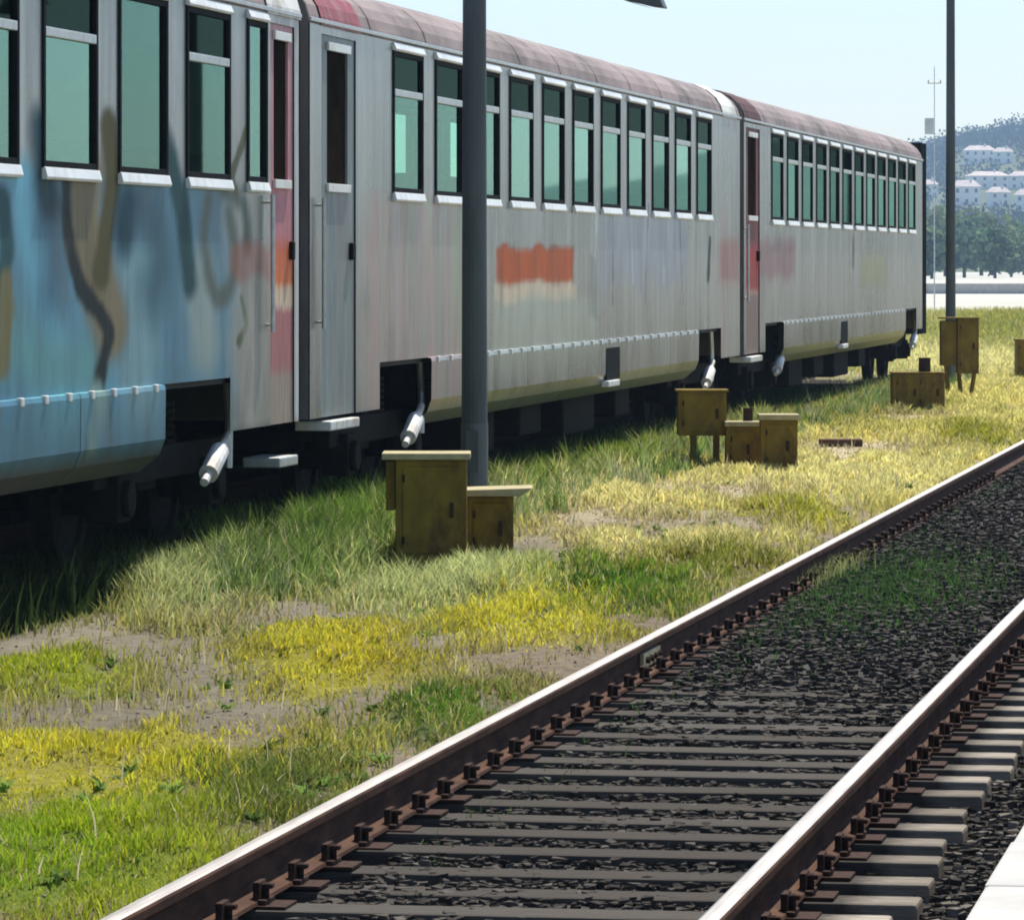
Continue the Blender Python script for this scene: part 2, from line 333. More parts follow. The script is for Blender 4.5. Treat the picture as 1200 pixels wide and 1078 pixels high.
tag(big_mesh('track_bed', V, Fc, m_ground, bc, smooth=True), kind='structure')

def rail_profile(cx):
    h = [(.0, 0), (.022, -.0012), (.031, -.005), (.036, -.013), (.036, -.038), (.010, -.052), (.008, -.060), (.008, -.130), (.014, -.142), (.072, -.160), (.075, -.172)]
    return [(cx + x, z) for x, z in h] + [(cx - x, z) for x, z in reversed(h[1:])]
def sleeper_mat():
    t = NT('worn_sleeper_timber'); tc = t.add('ShaderNodeTexCoord'); sp = t.add('ShaderNodeSeparateXYZ'); t.l(tc.outputs['Object'], sp.inputs[0])
    g = t.ramp(t.noise(9, (.5, 9, 6), 6, .7), [(.25, (.13, .11, .09)), (.6, (.42, .38, .32)), (.8, (.56, .51, .44))])
    oi = t.add('ShaderNodeObjectInfo'); tone = t.ramp(oi.outputs['Random'], [(0, (.5, .47, .44)), (1, (1.1, 1.08, 1.05))]); g = t.mix(1.0, g, tone, 'MULTIPLY')
    n2 = t.noise(4, (1, 1, 1), 4); ad = t.add('ShaderNodeMath', operation='MULTIPLY_ADD'); t.l(n2, ad.inputs[0]); ad.inputs[1].default_value = .5; t.l(sp.outputs['X'], ad.inputs[2])
    oil = t.ramp(ad.outputs[0], [(.0, (1, 1, 1)), (1.0, (1, 1, 1))])
    mr = t.add('ShaderNodeMapRange'); mr.inputs[1].default_value = 1.28; mr.inputs[2].default_value = 1.44; mr.inputs[3].default_value = .86; mr.inputs[4].default_value = 0; t.l(ad.outputs[0], mr.inputs[0])
    t.l(t.mix(mr.outputs[0], g, (.042, .037, .032)), t.b.inputs['Base Color']); t.b.inputs['Roughness'].default_value = .9; t.b.inputs['Specular IOR Level'].default_value = .05
    t.bump(t.noise(12, (.4, 8, 6), 6, .7), .6, .01); return t.m
m_sleeper = sleeper_mat()
track = empty('railway_track', (TC, 0, 0)); tag(track, 'railway track with bright worn rail heads and dark oily bed in front', 'track')
for k, rx in enumerate(RX):
    MB().extrude(rail_profile(rx - TC), 5, 212).build('rail', m_rail, track)
sm = [MB().box(-1.3 + random.uniform(-.05, .05), 1.3 + random.uniform(-.05, .05), -.112, .112, -.36, -.186).mesh('sleeper', m_sleeper, bevel=.014) for _ in range(5)]
clip = MB(); clip.box(-.075, -.052, -.055, .055, -.172, -.10); clip.box(-.10, -.05, -.07, .07, -.183, -.156); clip.tube((-.085, 0, -.17), (-.085, 0, -.105), .013, n=6); clip.box(-.11, -.058, -.02, .02, -.125, -.108)
cm = clip.mesh('rail_clip', m_rust, bevel=.005)
pm = MB().box(-.17, .17, -.09, .09, -.186, -.1735).mesh('base_plate', m_rust, bevel=.003)
nclip = 0
for i in range(108):
    y = 8.2 + i * .55 + random.uniform(-.03, .03)
    o = link('sleeper', random.choice(sm), track); o.location = (random.uniform(-.02, .02), y, random.uniform(-.006, .004)); o.rotation_euler = (0, random.uniform(-.004, .004), random.uniform(-.015, .015))
    if i < 74:
        for rx in RX:
            b = link('base_plate', pm, track); b.location = (rx - TC, y, 0)
            for s_ in (1, -1):
                c = link('rail_clip', cm, track); c.location = (rx - TC, y, 0); c.rotation_euler = (0, 0, 0 if s_ == 1 else math.pi)
# fishplated joint in the far rail
jy = ground_at(795, 748, 0)[1]
fp = MB(); fp.box(.012, .034, jy - .3, jy + .3, -.135, -.058)
fo = fp.build('fishplate', m_lid, track, bevel=.004); fo.location = (RX[1] - TC, 0, 0)
for q in (-.22, -.08, .08, .22):
    bo = MB().tube((.034, jy + q, -.095), (.055, jy + q, -.095), .018, n=6).build('bolt', m_rust, fo)

# the track under the carriages
T2 = -D - 1.45
track2 = empty('railway_track', (T2, 0, 0)); tag(track2, 'shaded overgrown railway track underneath the parked carriages', 'track')
for rx in (-.87, .87): MB().extrude(rail_profile(rx), 5, 90).build('rail', m_rust, track2)
for i in range(136):
    o = link('sleeper', random.choice(sm), track2); o.location = (0, 8 + i * .6, .02); o.rotation_euler = (0, 0, random.uniform(-.01, .01))

# platform
plat = empty('station_platform', (-.98, 0, .3)); tag(plat, 'pale sunlit concrete station platform at the lower right corner', 'platform')
MB().box(.42, 4.0, 4, 90, -.65, -.004).build('deck', m_conc, plat)
MB().box(.06, .42, 4, 90, -.65, -.105).build('wall', m_conc, plat)
for i in range(60):
    o = MB().box(0, .415, 0, .99, -.10, random.uniform(-.002, .003)).build('coping_stone', m_conc, plat, bevel=.012); o.location = (random.uniform(-.004, .004), 5 + i, 0)

p2_ = empty('under_train_light_block', (T2 - 1.75, 0, 0)); tag(p2_, 'dark wall added behind the carriages to block light underneath', 'platform')  # added wall, blocks light reaching under the train from the far side
MB().box(-4, 0, 4, 88, -.5, .95).build('wall', M('light_block_dark', (.035, .033, .03), .9, 0, .3, 3, (1, 1, 2), .3), p2_)
# ballast stones
def stones(name, N, fx, fy, zf, cf, smin, smax, parent=None):
    ico = np.array([(x, y, z) for z in (-.8, .8) for y in (-.8, .8) for x in (-.8, .8)])
    T = np.array([(0, 2, 1), (1, 2, 3), (4, 5, 6), (5, 7, 6), (0, 1, 4), (1, 5, 4), (1, 3, 5), (3, 7, 5), (3, 2, 7), (2, 6, 7), (2, 0, 6), (0, 4, 6)])
    X, Y = fx(N), fy(N); S = smin + (smax - smin) * rng.random(N) ** 2
    v = ico[None] * (1 + .7 * (rng.random((N, 8, 3)) - .5)) * S[:, None, None] * (.7 + .6 * rng.random((N, 1, 3)))
    a = rng.random(N) * 6.28; ca, sa = np.cos(a)[:, None], np.sin(a)[:, None]
    v = np.stack([v[..., 0] * ca - v[..., 1] * sa, v[..., 0] * sa + v[..., 1] * ca, v[..., 2]], -1)
    v += np.stack([X, Y, zf(X, Y) + S * .12], -1)[:, None]
    f = (T[None] + (np.arange(N) * 8)[:, None, None]).reshape(-1, 3)
    c = cf(X, Y, N); c = np.repeat(c, 8, 0)
    return tag(big_mesh(name, v.reshape(-1, 3), f, m_stone, c), kind='stuff')
def stone_col(base, var=.5): return lambda X, Y, N: np.array(base)[None] * (1 - var + 2 * var * rng.random((N, 1)))
ypow = lambda a, b: (lambda N: a + (b - a) * rng.random(N) ** 1.6)
def bed_col(X, Y, N):
    g = rng.random((N, 1)); m = (1 - sstep(.5, .9, np.abs(X - TC)))[:, None]
    return (np.array((.050, .043, .036)) + g ** 4 * np.array((.10, .09, .075)) * (1 - .6 * m)) * (.55 + .8 * g)
o = stones('track_ballast', 60000, lambda N: -4.15 + 3.1 * rng.random(N), lambda N: 11 * (58 / 11) ** (rng.random(N) ** 1.15), bz, bed_col, .010, .024); o['label'] = 'dark oily ballast stones between and beside the rails'; o['category'] = 'ballast'
o = stones('verge_gravel', 5000, lambda N: -7.6 + 3.8 * rng.random(N), ypow(13, 70), gz, stone_col((.26, .225, .18), .4), .003, .009); o['label'] = 'loose pale gravel scattered on the bare dirt verge'; o['category'] = 'gravel'

# ------------------------------------------------------------------ grass
def blades(name, X, Y, Z, hgt, colr, wid, label, lean=.55):
    N = len(X); a = rng.random(N) * 6.2832; dirx, diry = np.cos(a), np.sin(a); b = rng.random(N) * 6.2832; wx, wy = np.cos(b), np.sin(b)
    L = lean * (.3 + rng.random(N)); w_ = wid * (.6 + .8 * rng.random(N))
    pts = []
    for t, ww in ((0, 1.), (.5, .8), (1., 0.)):
        ox = dirx * hgt * L * t * t; oy = diry * hgt * L * t * t; oz = hgt * (t - .25 * L * t * t)
        if ww > 0:
            pts.append(np.stack([X + ox - wx * w_ * ww / 2, Y + oy - wy * w_ * ww / 2, Z + oz], -1)); pts.append(np.stack([X + ox + wx * w_ * ww / 2, Y + oy + wy * w_ * ww / 2, Z + oz], -1))
        else: pts.append(np.stack([X + ox, Y + oy, Z + oz], -1))
    V = np.stack(pts, 1).reshape(-1, 3); T = np.array([(0, 1, 3), (0, 3, 2), (2, 3, 4)])
    f = (T[None] + (np.arange(N) * 5)[:, None, None]).reshape(-1, 3)
    cv = np.repeat(colr, 5, 0)
    o = big_mesh(name, V, f, m_grass, cv); return tag(o, label, 'grass', kind='stuff')
NC = 1020000
Y = 13.5 * (205 / 13.5) ** (rng.random(NC) ** 1.25); X = -8.3 + 4.62 * rng.random(NC); fw = rng.random(NC) < sstep(84, 95, Y) * .6; X = np.where(fw, -30 + 26 * rng.random(NC), X)
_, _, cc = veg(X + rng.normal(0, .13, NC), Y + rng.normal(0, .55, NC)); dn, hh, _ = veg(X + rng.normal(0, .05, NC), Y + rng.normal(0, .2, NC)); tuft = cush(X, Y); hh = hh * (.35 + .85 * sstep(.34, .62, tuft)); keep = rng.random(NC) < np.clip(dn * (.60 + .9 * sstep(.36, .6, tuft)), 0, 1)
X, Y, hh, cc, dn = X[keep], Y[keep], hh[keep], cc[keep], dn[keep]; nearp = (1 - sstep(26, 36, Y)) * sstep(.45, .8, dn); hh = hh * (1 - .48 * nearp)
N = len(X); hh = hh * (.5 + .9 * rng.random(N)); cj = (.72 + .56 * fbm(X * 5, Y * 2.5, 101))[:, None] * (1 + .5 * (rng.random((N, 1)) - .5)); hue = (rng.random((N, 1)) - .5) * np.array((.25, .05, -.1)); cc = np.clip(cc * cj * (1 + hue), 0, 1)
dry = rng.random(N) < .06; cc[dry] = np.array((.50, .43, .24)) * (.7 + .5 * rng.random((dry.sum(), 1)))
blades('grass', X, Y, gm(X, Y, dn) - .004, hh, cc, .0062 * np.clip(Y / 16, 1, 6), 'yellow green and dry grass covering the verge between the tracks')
print('grass blades', N)
# tall seeding weeds in front of the carriages
NT_ = 900; X0 = -7.15 + .7 * rng.random(NT_); Y0 = 29.5 + 55 * rng.random(NT_) ** 1.5
X = np.repeat(X0, 9) + rng.normal(0, .03, NT_ * 9); Y = np.repeat(Y0, 9) + rng.normal(0, .05, NT_ * 9); hh = np.repeat(.16 + .30 * rng.random(NT_) ** 1.6, 9) * (.5 + .6 * rng.random(NT_ * 9))
cc = np.array((.16, .24, .06))[None] * (.6 + .8 * np.repeat(rng.random((NT_, 1)), 9, 0)); pl = np.repeat(rng.random(NT_) < .35, 9); cc[pl] = np.array((.36, .38, .22))
blades('tall_weeds', X, Y, gz(X, Y) - .01, hh, cc, .009 * np.clip(Y / 28, 1, 3), 'tall pale weeds growing along the shaded foot of the train', .35)
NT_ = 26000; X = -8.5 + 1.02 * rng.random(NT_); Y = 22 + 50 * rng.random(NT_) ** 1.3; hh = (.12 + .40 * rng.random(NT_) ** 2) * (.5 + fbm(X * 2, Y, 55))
cc = np.array((.028, .05, .014))[None] * (.5 + rng.random((NT_, 1)))  # blade colour kept near black to deepen the shade under the carriages
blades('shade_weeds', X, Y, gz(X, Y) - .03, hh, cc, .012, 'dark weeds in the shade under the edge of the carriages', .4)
# broad leaved weeds and dead stalks
NR = 220; X0 = -7.0 + 3.1 * rng.random(NR); Y0 = 14 + 36 * rng.random(NR) ** 1.4; q_ = rng.random(NR) < .35; X0[q_], Y0[q_] = (lambda a: (a[0] + rng.normal(0, .35, q_.sum()), a[1] + rng.normal(0, 1.3, q_.sum())))(ground_at(320, 930))
ok = X0 < -3.95; X0, Y0 = X0[ok], Y0[ok]; NR = len(X0); X = np.repeat(X0, 11) + rng.normal(0, .012, NR * 11); Y = np.repeat(Y0, 11) + rng.normal(0, .012, NR * 11); hh = np.repeat(.03 + .045 * rng.random(NR), 11) * (.6 + .7 * rng.random(NR * 11))
cc = np.repeat(np.array((.16, .24, .05))[None] * (.5 + 1.0 * rng.random((NR, 1))), 11, 0)
blades('broadleaf_weeds', X, Y, gz(X, Y) + .01, hh, cc, .022, 'low broad leaved weeds dotted over the verge', 1.5)
NS = 900; X = -7.0 + 3.1 * rng.random(NS); Y = 14 + 45 * rng.random(NS) ** 1.3; hh = .08 + .16 * rng.random(NS) ** 2; cc = np.array((.62, .54, .36))[None] * (.6 + .5 * rng.random((NS, 1)))
blades('dead_stalks', X, Y, gz(X, Y), hh, cc, .006 * np.clip(Y / 18, 1, 3), 'thin bleached dead stalks standing in the verge', .3)
# grass growing inside the track
tx, ty = ground_at(1040, 697, -.2); NT_ = 5200; X = tx + rng.normal(0, .38, NT_); Y = ty + rng.normal(0, 2.2, NT_); ok = (X > -3.5) & (X < -2.0); X, Y = X[ok], Y[ok]
X2, Y2 = ground_at(968, 678, -.2); X = np.concatenate([X, X2 + rng.normal(0, .09, 500)]); Y = np.concatenate([Y, Y2 + rng.normal(0, .8, 500)])
X = np.concatenate([X, -3.45 + .3 * rng.random(500)]); Y = np.concatenate([Y, 17 + 30 * rng.random(500)])
N = len(X); hh = .03 + .06 * rng.random(N); cc = np.array((.055, .12, .028))[None] * (.5 + rng.random((N, 1))); cc[-1000:-500] = np.array((.25, .28, .10)); hh[-1000:-500] *= 2
blades('track_grass', X, Y, bz(X, Y) - .005, hh, cc, .006, 'dark green grass growing between the rails of the front track')

# ------------------------------------------------------------------ carriages
W2 = 1.45; Z_CR = 1.16; Z_WB, Z_WT = 2.47, 3.60; Z_TOP = 3.66; Z_SK = .61; Z_END = .80; WW = 1.25
_wins = {}
def window_meshes(WW=1.25):
    if WW in _wins: return _wins[WW]
    _win = _wins[WW] = {}
    f = MB(); a, b, z0, z1 = 0, WW, Z_WB, Z_WT; t = .05
    f.box(-.04, .013, a, a + t, z0, z1); f.box(-.04, .013, b - t, b, z0, z1); f.box(-.04, .011, a + t, b - t, z0, z0 + t); f.box(-.04, .011, a + t, b - t, z1 - t, z1)
    _win['frame'] = f.mesh('window', m_black, bevel=.004)
    s = MB(); s.extrude([(-.02, z0 - .06), (.030, z0 - .06), (.036, z0 - .045), (.021, z0 + .012), (-.02, z0 + .012)], .0, b); _win['sill'] = s.mesh('sill', m_bright, bevel=.004)
    s = MB(); s.extrude([(-.02, z1 - .01), (.026, z1 - .01), (.033, z1 + .005), (.012, z1 + .055), (-.02, z1 + .055)], .0, b); _win['top_trim'] = s.mesh('top_trim', m_bright, bevel=.004)
    zt = 3.265
    s = MB(); s.box(-.02, .014, t, b - t, zt - .028, zt + .028); _win['transom'] = s.mesh('transom', m_alu, bevel=.006)
    s = MB(); s.quad((-.010, t, z0 + t), (-.010, b - t, z0 + t), (-.010, b - t, zt - .028), (-.010, t, zt - .028)); _win['low'] = s.mesh('glass', m_glass)
    s = MB(); s.quad((-.010, t, zt + .028), (-.010, b - t, zt + .028), (-.010, b - t, z1 - t), (-.010, t, z1 - t)); _win['vent'] = s.mesh('vent_glass', m_glass_vent)
    s = MB(); s.quad((-.010, t, z0 + t), (-.010, b - t, z0 + t), (-.010, b - t, z1 - t), (-.010, t, z1 - t)); _win['full'] = s.mesh('glass', m_glass)
    s = MB(); s.quad((-.010, t, z0 + t), (-.010, b - t, z0 + t), (-.010, b - t, z1 - t), (-.010, t, z1 - t)); _win['far'] = s.mesh('glass', m_glass_far)
    return _win
_bog = {}
def bogie(root, yc, damp):
    if not _bog:
        f = MB()
        for s in (-1, 1):
            f.extrude([(s * 1.12, .52), (s * 1.22, .52), (s * 1.22, .74), (s * 1.12, .74)], -1.75, 1.75)
        f.box(-1.12, 1.12, -.25, .25, .45, .80); f.box(-1.0, 1.0, -1.75, -1.62, .5, .66); f.box(-1.0, 1.0, 1.62, 1.75, .5, .66)
        _bog['frame'] = f.mesh('bogie', m_dark, bevel=.02)
        wmb = MB(); r = .45; n = 28
        prof = [(.0, .10), (.03, .10), (.03, .36), (.065, .38), (.065, r), (-.045, r), (-.07, r + .03), (-.07, .38), (-.03, .36), (-.03, .10), (0, .10)]
        for i in range(n):
            for j in range(len(prof) - 1):
                t0, t1 = 2 * math.pi * i / n, 2 * math.pi * (i + 1) / n; (xa, ra), (xb, rb) = prof[j], prof[j + 1]
                wmb.quad((xa, ra * math.cos(t0), ra * math.sin(t0)), (xb, rb * math.cos(t0), rb * math.sin(t0)), (xb, rb * math.cos(t1), rb * math.sin(t1)), (xa, ra * math.cos(t1), ra * math.sin(t1)))
        wmb.tube((-.04, 0, 0), (.22, 0, 0), .11, n=12)
        _bog['wheel'] = wmb.mesh('wheel', m_dark)
        a = MB(); a.box(-.1, .12, -.16, .16, -.15, .17); a.tube((.12, 0, 0), (.17, 0, 0), .12, n=14); _bog['box'] = a.mesh('axle_box', m_dark, bevel=.02)
        s = MB()
        for k in range(6): s.tube((0, 0, .0 + k * .05), (0, 0, .03 + k * .05), .10, n=12)
        _bog['spring'] = s.mesh('spring', m_dark)
        d = MB(); d.tube((0, -.16, -.07), (0, .17, .07), .065, n=14); d.tube((0, .17, .07), (0, .42, .17), .03, n=10); d.tube((0, -.28, -.12), (0, -.16, -.07), .03, n=10); _bog['damper'] = d.mesh('damper', m_white, smooth=False)
        b = MB(); b.tube((0, -.1, .30), (0, 0, .0), .028, n=8); b.tube((0, 0, 0), (0, -.02, -.34), .028, n=8); _bog['bracket'] = b.mesh('brake_pipe', m_alu)
    b = link('bogie', _bog['frame'], root); b.location = (0, yc, 0)
    for sy in (-1.25, 1.25):
        for sx in (-1, 1):
            w_ = link('wheel', _bog['wheel'], b); w_.location = (sx * .87, sy, .45); w_.rotation_euler = (0, 0, 0 if sx > 0 else math.pi)
            a = link('axle_box', _bog['box'], b); a.location = (sx * 1.17, sy, .45); a.rotation_euler = (0, 0, 0 if sx > 0 else math.pi)
        MB().tube((-.87, sy, .45), (.87, sy, .45), .08).build('axle', m_dark, b)
    for sx in (-1, 1):
        for sy in (-.35, .35): s = link('spring', _bog['spring'], b); s.location = (sx * 1.12, sy, .74)
    for dy in damp:
        d = link('damper', _bog['damper'], b); d.location = (1.40, dy, .60)
        p = link('brake_pipe', _bog['bracket'], b); p.location = (1.36, dy + .62, .88)

ROOF = [(1.45, 3.66), (1.445, 3.72), (1.42, 3.80), (1.36, 3.89), (1.25, 3.98), (1.08, 4.05), (.8, 4.11), (.4, 4.15), (0, 4.16)]
def carriage(Y0, Y1, wins, doors, cuts, paint, fine, label, plain=(), hatches=(), damp=((0,), (0,)), door_mats=None, bellows=(True, True), step=None, bands=()):
    L = Y1 - Y0; wins = [q if isinstance(q, tuple) else (q, WW) for q in wins]
    root = empty('passenger_carriage', (T2, Y0, 0)); tag(root, label, 'train carriage', 'carriages of the parked train')
    wl = [(y - Y0, v) for y, v in wins]; dl = [(a - Y0, b - Y0) for a, b in doors]; cl = [(a - Y0, b - Y0) for a, b in cuts]
    # --- painted side facing the platform: a fine sheet with real openings
    holes = [(y, y + v, Z_WB, Z_WT) for y, v in wl] + [(a, b, Z_END, 3.60) for a, b in dl]
    def sheet(step, zstep, holes, x, zlo):
        yb = sorted(set([0., L] + [q for h in holes for q in h[:2]] + [q for c in cl for q in c])); zb = sorted(set([zlo, Z_END, Z_CR, Z_WB, Z_WT, Z_TOP]))
        def dens(bs, st):
            r = []
            for a, b in zip(bs[:-1], bs[1:]): n = max(1, int(round((b - a) / st))); r += list(np.linspace(a, b, n + 1)[:-1])
            return np.array(r + [bs[-1]])
        yy, zz = dens(yb, step), dens(zb, zstep)
        Yg, Zg = np.meshgrid(yy, zz); ny, nz = len(yy), len(zz)
        yc = (yy[:-1] + yy[1:]) / 2; zc = (zz[:-1] + zz[1:]) / 2; Yc, Zc = np.meshgrid(yc, zc)
        keep = np.ones_like(Yc, bool)
        for a, b, z0, z1 in holes: keep &= ~((Yc > a) & (Yc < b) & (Zc > z0) & (Zc < z1))
        lo_ok = (Yc < cl[0][0]) | (Yc > cl[-1][1])          # the wall comes down lower at the two ends
        keep &= (Zc > Z_CR) | lo_ok
        for a, b in cl: keep &= ~((Yc > a) & (Yc < b) & (Zc < Z_CR))
        r, c = np.nonzero(keep); a = r * ny + c; Fq = np.stack([a, a + 1, a + ny + 1, a + ny], -1)
        Vv = np.stack([np.full(Yg.size, x), Yg.ravel(), Zg.ravel()], -1)
        used = np.unique(Fq); mp = -np.ones(len(Vv), int); mp[used] = np.arange(len(used))
        return Vv[used], mp[Fq]
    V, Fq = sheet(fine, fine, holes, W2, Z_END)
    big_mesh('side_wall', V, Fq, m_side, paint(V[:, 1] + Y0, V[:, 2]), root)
    V, Fq = sheet(2, 2, [(y, y + v, Z_WB, Z_WT) for y, v in wl], -W2, Z_END)
    V2 = V.copy(); big_mesh('side_wall', V2, Fq[:, ::-1], m_side, np.tile(np.array((.42, .42, .40, .3)), (len(V), 1)), root)
    # --- roof, floor, ends
    prof = ROOF + [(-x, z) for x, z in reversed(ROOF[:-1])]
    r = MB()
    nseg = max(2, int(L / 2.1)); yy = np.linspace(0, L, nseg + 1)
    for i in range(nseg):
        for j in range(len(prof) - 1):
            (xa, za), (xb, zb) = prof[j], prof[j + 1]; r.quad((xa, yy[i], za), (xa, yy[i + 1], za), (xb, yy[i + 1], zb), (xb, yy[i], zb))
    ro = r.build('roof', m_roof, root)
    for i in range(1, nseg):                       # seams of the roof sheets
        rb = MB()
        for j in range(len(prof) - 1):
            (xa, za), (xb, zb) = prof[j], prof[j + 1]; rb.quad((xa * 1.004, yy[i] - .02, za + .006), (xa * 1.004, yy[i] + .02, za + .006), (xb * 1.004, yy[i] + .02, zb + .006), (xb * 1.004, yy[i] - .02, zb + .006))
        rb.build('roof_seam', m_roof, ro)
    for a, b, mt in bands:
        e = MB()
        for j in range(6):
            (xa, za), (xb, zb) = ROOF[j], ROOF[j + 1]; e.quad((xa + .012, a - Y0, za), (xa + .012, b - Y0, za), (xb + .012, b - Y0, zb + .006), (xb + .012, a - Y0, zb + .006))
        e.build('roof_end_sheet', mt, ro)
    MB().box(W2 - .005, W2 + .018, .02, L - .02, 3.675, 3.705).build('rain_gutter', m_alu, root, bevel=.004)
    MB().box(-1.40, 1.40, .05, L - .05, 1.12, 1.24).build('floor', m_floor, root)
    MB().box(-1.43, 1.43, .06, L - .06, 3.70, 3.715).build('ceiling', m_int, root)
    for ye in (0.0, L):
        e = MB(); pr = [(1.45, Z_END)] + ROOF + [(-x, z) for x, z in reversed(ROOF[:-1])] + [(-1.45, Z_END)]
        sgn = 1 if ye == 0 else -1
        e.extrude(pr, ye + sgn * .001, ye + sgn * .05); e.build('end_wall', m_side_plain, root)
    for yb_ in (min(dl[0][1] + .35, L - 3) if dl and dl[0][0] < 5 else 2.6, dl[0][0] - .6 if dl and dl[0][0] > 5 else L - 2.4):
        MB().box(-1.42, -.4, yb_, yb_ + .04, 1.24, 3.70).box(.4, 1.42, yb_, yb_ + .04, 1.24, 3.70).box(-.4, .4, yb_, yb_ + .04, 3.1, 3.70).build('partition', m_int, root)
    # --- windows
    for i, (y, v) in enumerate(wl):
        wm = window_meshes(v)
        for sx in (1, -1):
            f = link('window', wm['frame'], root); f.location = (sx * W2, y if sx > 0 else y + v, 0); f.rotation_euler = (0, 0, 0 if sx > 0 else math.pi)
            if sx > 0:
                link('sill', wm['sill'], f); link('top_trim', wm['top_trim'], f)
                gl_ = link('glass', wm['full' if i in plain else 'low'], f); gl_.rotation_euler = (0, 0, random.uniform(-.006, .004))
                if i not in plain: link('vent_glass', wm['vent'], f); link('transom', wm['transom'], f)
            else: link('glass', wm['far'], f)
    # --- seats
    smb = MB()
    for sx in (-1, 1):
        smb.extrude([(sx * .45, 1.62), (sx * 1.38, 1.62), (sx * 1.38, 1.74), (sx * .45, 1.74)], -.5, .5); smb.box(min(sx * .47, sx * 1.36), max(sx * .47, sx * 1.36), -.06, .06, 1.70, 2.66); smb.box(min(sx * .6, sx * 1.2), max(sx * .6, sx * 1.2), -.3, .3, 1.24, 1.62)
    sme = smb.mesh('seat_row', m_seat, bevel=.03)
    for y, v in wl: o = link('seat_row', sme, root); o.location = (0, y + v + .26, 0)
    # --- doors
    for k, (a, b) in enumerate(dl):
        dm = (door_mats or [m_red])[k]; d = MB(); x0, x1 = W2 - .045, W2 - .012; wz0, wz1 = 2.50, 3.50; m_ = (b - a) * .20
        d.box(x0, x1, a, b, Z_END, wz0); d.box(x0, x1, a, b, wz1, 3.60); d.box(x0, x1, a, a + m_, wz0, wz1); d.box(x0, x1, b - m_, b, wz0, wz1)
        do = d.build('door', dm, root)
        MB().box(W2 - .040, W2 - .030, a + m_, b - m_, wz0, wz1).build('door_glass', m_glassdark, do)
        t = MB(); t.box(W2 - .011, W2 + .012, a + m_ - .03, b - m_ + .03, wz0 - .05, wz0 + .012); t.build('sill', m_bright, do, bevel=.004)
        t = MB(); t.box(W2 - .011, W2 + .012, a + m_ - .03, b - m_ + .03, wz1 - .012, wz1 + .05); t.build('top_trim', m_bright, do, bevel=.004)
        t = MB(); t.tube((W2 - .005, a - .12, 1.5), (W2 - .005 + .05, a - .12, 1.5), .012, n=6); t.tube((W2 + .045, a - .12, 1.45), (W2 + .045, a - .12, 2.4), .016, n=8); t.tube((W2 - .005, a - .12, 2.35), (W2 + .05, a - .12, 2.35), .012, n=6); t.build('handrail', m_alu, do)
        t = MB(); t.box(W2 - .011, W2 + .02, b - m_ * .8, b - m_ * .3, 1.95, 2.08); t.build('door_handle', m_dark, do, bevel=.01)
        sz, smat = (step or [(.70, m_white)])[k]
        t = MB(); t.box(W2 - .22, W2 + .05, a + .1, b - .1, sz, sz + .07); t.build('step', smat, do, bevel=.01)
        MB().box(W2 - .12, W2 - .08, a - .01, b + .01, Z_END, 3.6).build('door_backing', m_black, do)
    # --- skirt panels between the bogies
    ya, yb_ = cl[0][1], cl[-1][0]; n = max(1, int(round((yb_ - ya) / 2.2)))
    def skirt(a, b):
        nn = max(2, int((b - a) / max(fine, .06))); yv = np.linspace(a, b, nn + 1)
        pf = [(W2 + .035, Z_CR - .002), (W2 + .042, Z_CR - .03), (W2 + .038, Z_END + .02), (W2 + .0, Z_END - .08), (W2 - .13, Z_SK)]
        pf = [(W2 - .02, Z_CR + .004)] + pf + [(W2 - .17, Z_SK)]
        Vv = np.array([(x, y, z) for y in yv for x, z in pf]); k = len(pf); i = np.arange(nn * (k - 1)); rr, c = i // (k - 1), i % (k - 1); q = rr * k + c
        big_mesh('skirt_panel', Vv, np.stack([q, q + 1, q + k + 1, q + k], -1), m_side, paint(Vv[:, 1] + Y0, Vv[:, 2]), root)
    for i in range(n): skirt(ya + (yb_ - ya) * i / n + .006, ya + (yb_ - ya) * (i + 1) / n - .006)
    ht = MB().box(-.02, .012, -.035, .035, -.03, .02).mesh('skirt_latch', m_bright, bevel=.006)
    for i in range(n * 4):
        o = link('skirt_latch', ht, root); o.location = (W2 + .042, ya + (yb_ - ya) * (i + .5) / (n * 4), Z_CR - .012)
    for hy in hatches:
        y = hy - Y0; h = MB(); h.box(W2 + .02, W2 + .046, y - .45, y + .45, .76, 1.08); ho = h.build('hatch', m_black, root, bevel=.01)
        MB().box(W2 + .0, W2 + .075, y - .5, y + .25, .69, .75).build('hatch_step', m_white, ho, bevel=.008)
    # --- underframe
    for k, (a, b) in enumerate((cl[0], cl[-1])): bogie(root, (a + b) / 2, damp[k])
    u = MB(); u.box(-.5, .5, .1, L - .1, .86, 1.12); u.box(-1.3, 1.3, ya + .3, ya + .5, .8, 1.12); u.build('underframe', m_dark, root)
    for q, (ye, ww_) in enumerate(((.25, 1.6), (.42, 1.2), (.6, 2.0), (.78, 1.0))):
        y = ya + (yb_ - ya) * ye; MB().box(-1.15, 1.15, y - ww_ / 2, y + ww_ / 2, .22 + .08 * (q % 2), .86).build('equipment_box', m_dark, root, bevel=.03)
    for ye, s in ((0, -1), (L, 1)):
        MB().box(-.12, .12, min(ye - .1, ye + s * .14), max(ye - .1, ye + s * .14), .75, 1.0).build('coupler', m_dark, root, bevel=.02)
    for ye, s, on in ((0, -1, bellows[0]), (L, 1, bellows[1])):
        if not on: continue
        for k in range(24 if on == 'wide' else 3):
            g = MB(); y = ye + s * (.012 + .045 * k); x = 1.02 if k % 2 else .95
            if on == 'wide': x += .40
            g.box(-x, x, min(y, y + s * .04), max(y, y + s * .04), 1.0 if on != 'wide' else .7, (4.0 if k % 2 else 3.95)); g.build('gangway_fold', m_black, root, bevel=.01)
    return root
m_side_plain = M('end_wall_paint', (.16, .15, .145), .6, .1, .3, 3, (1, 1, .4))

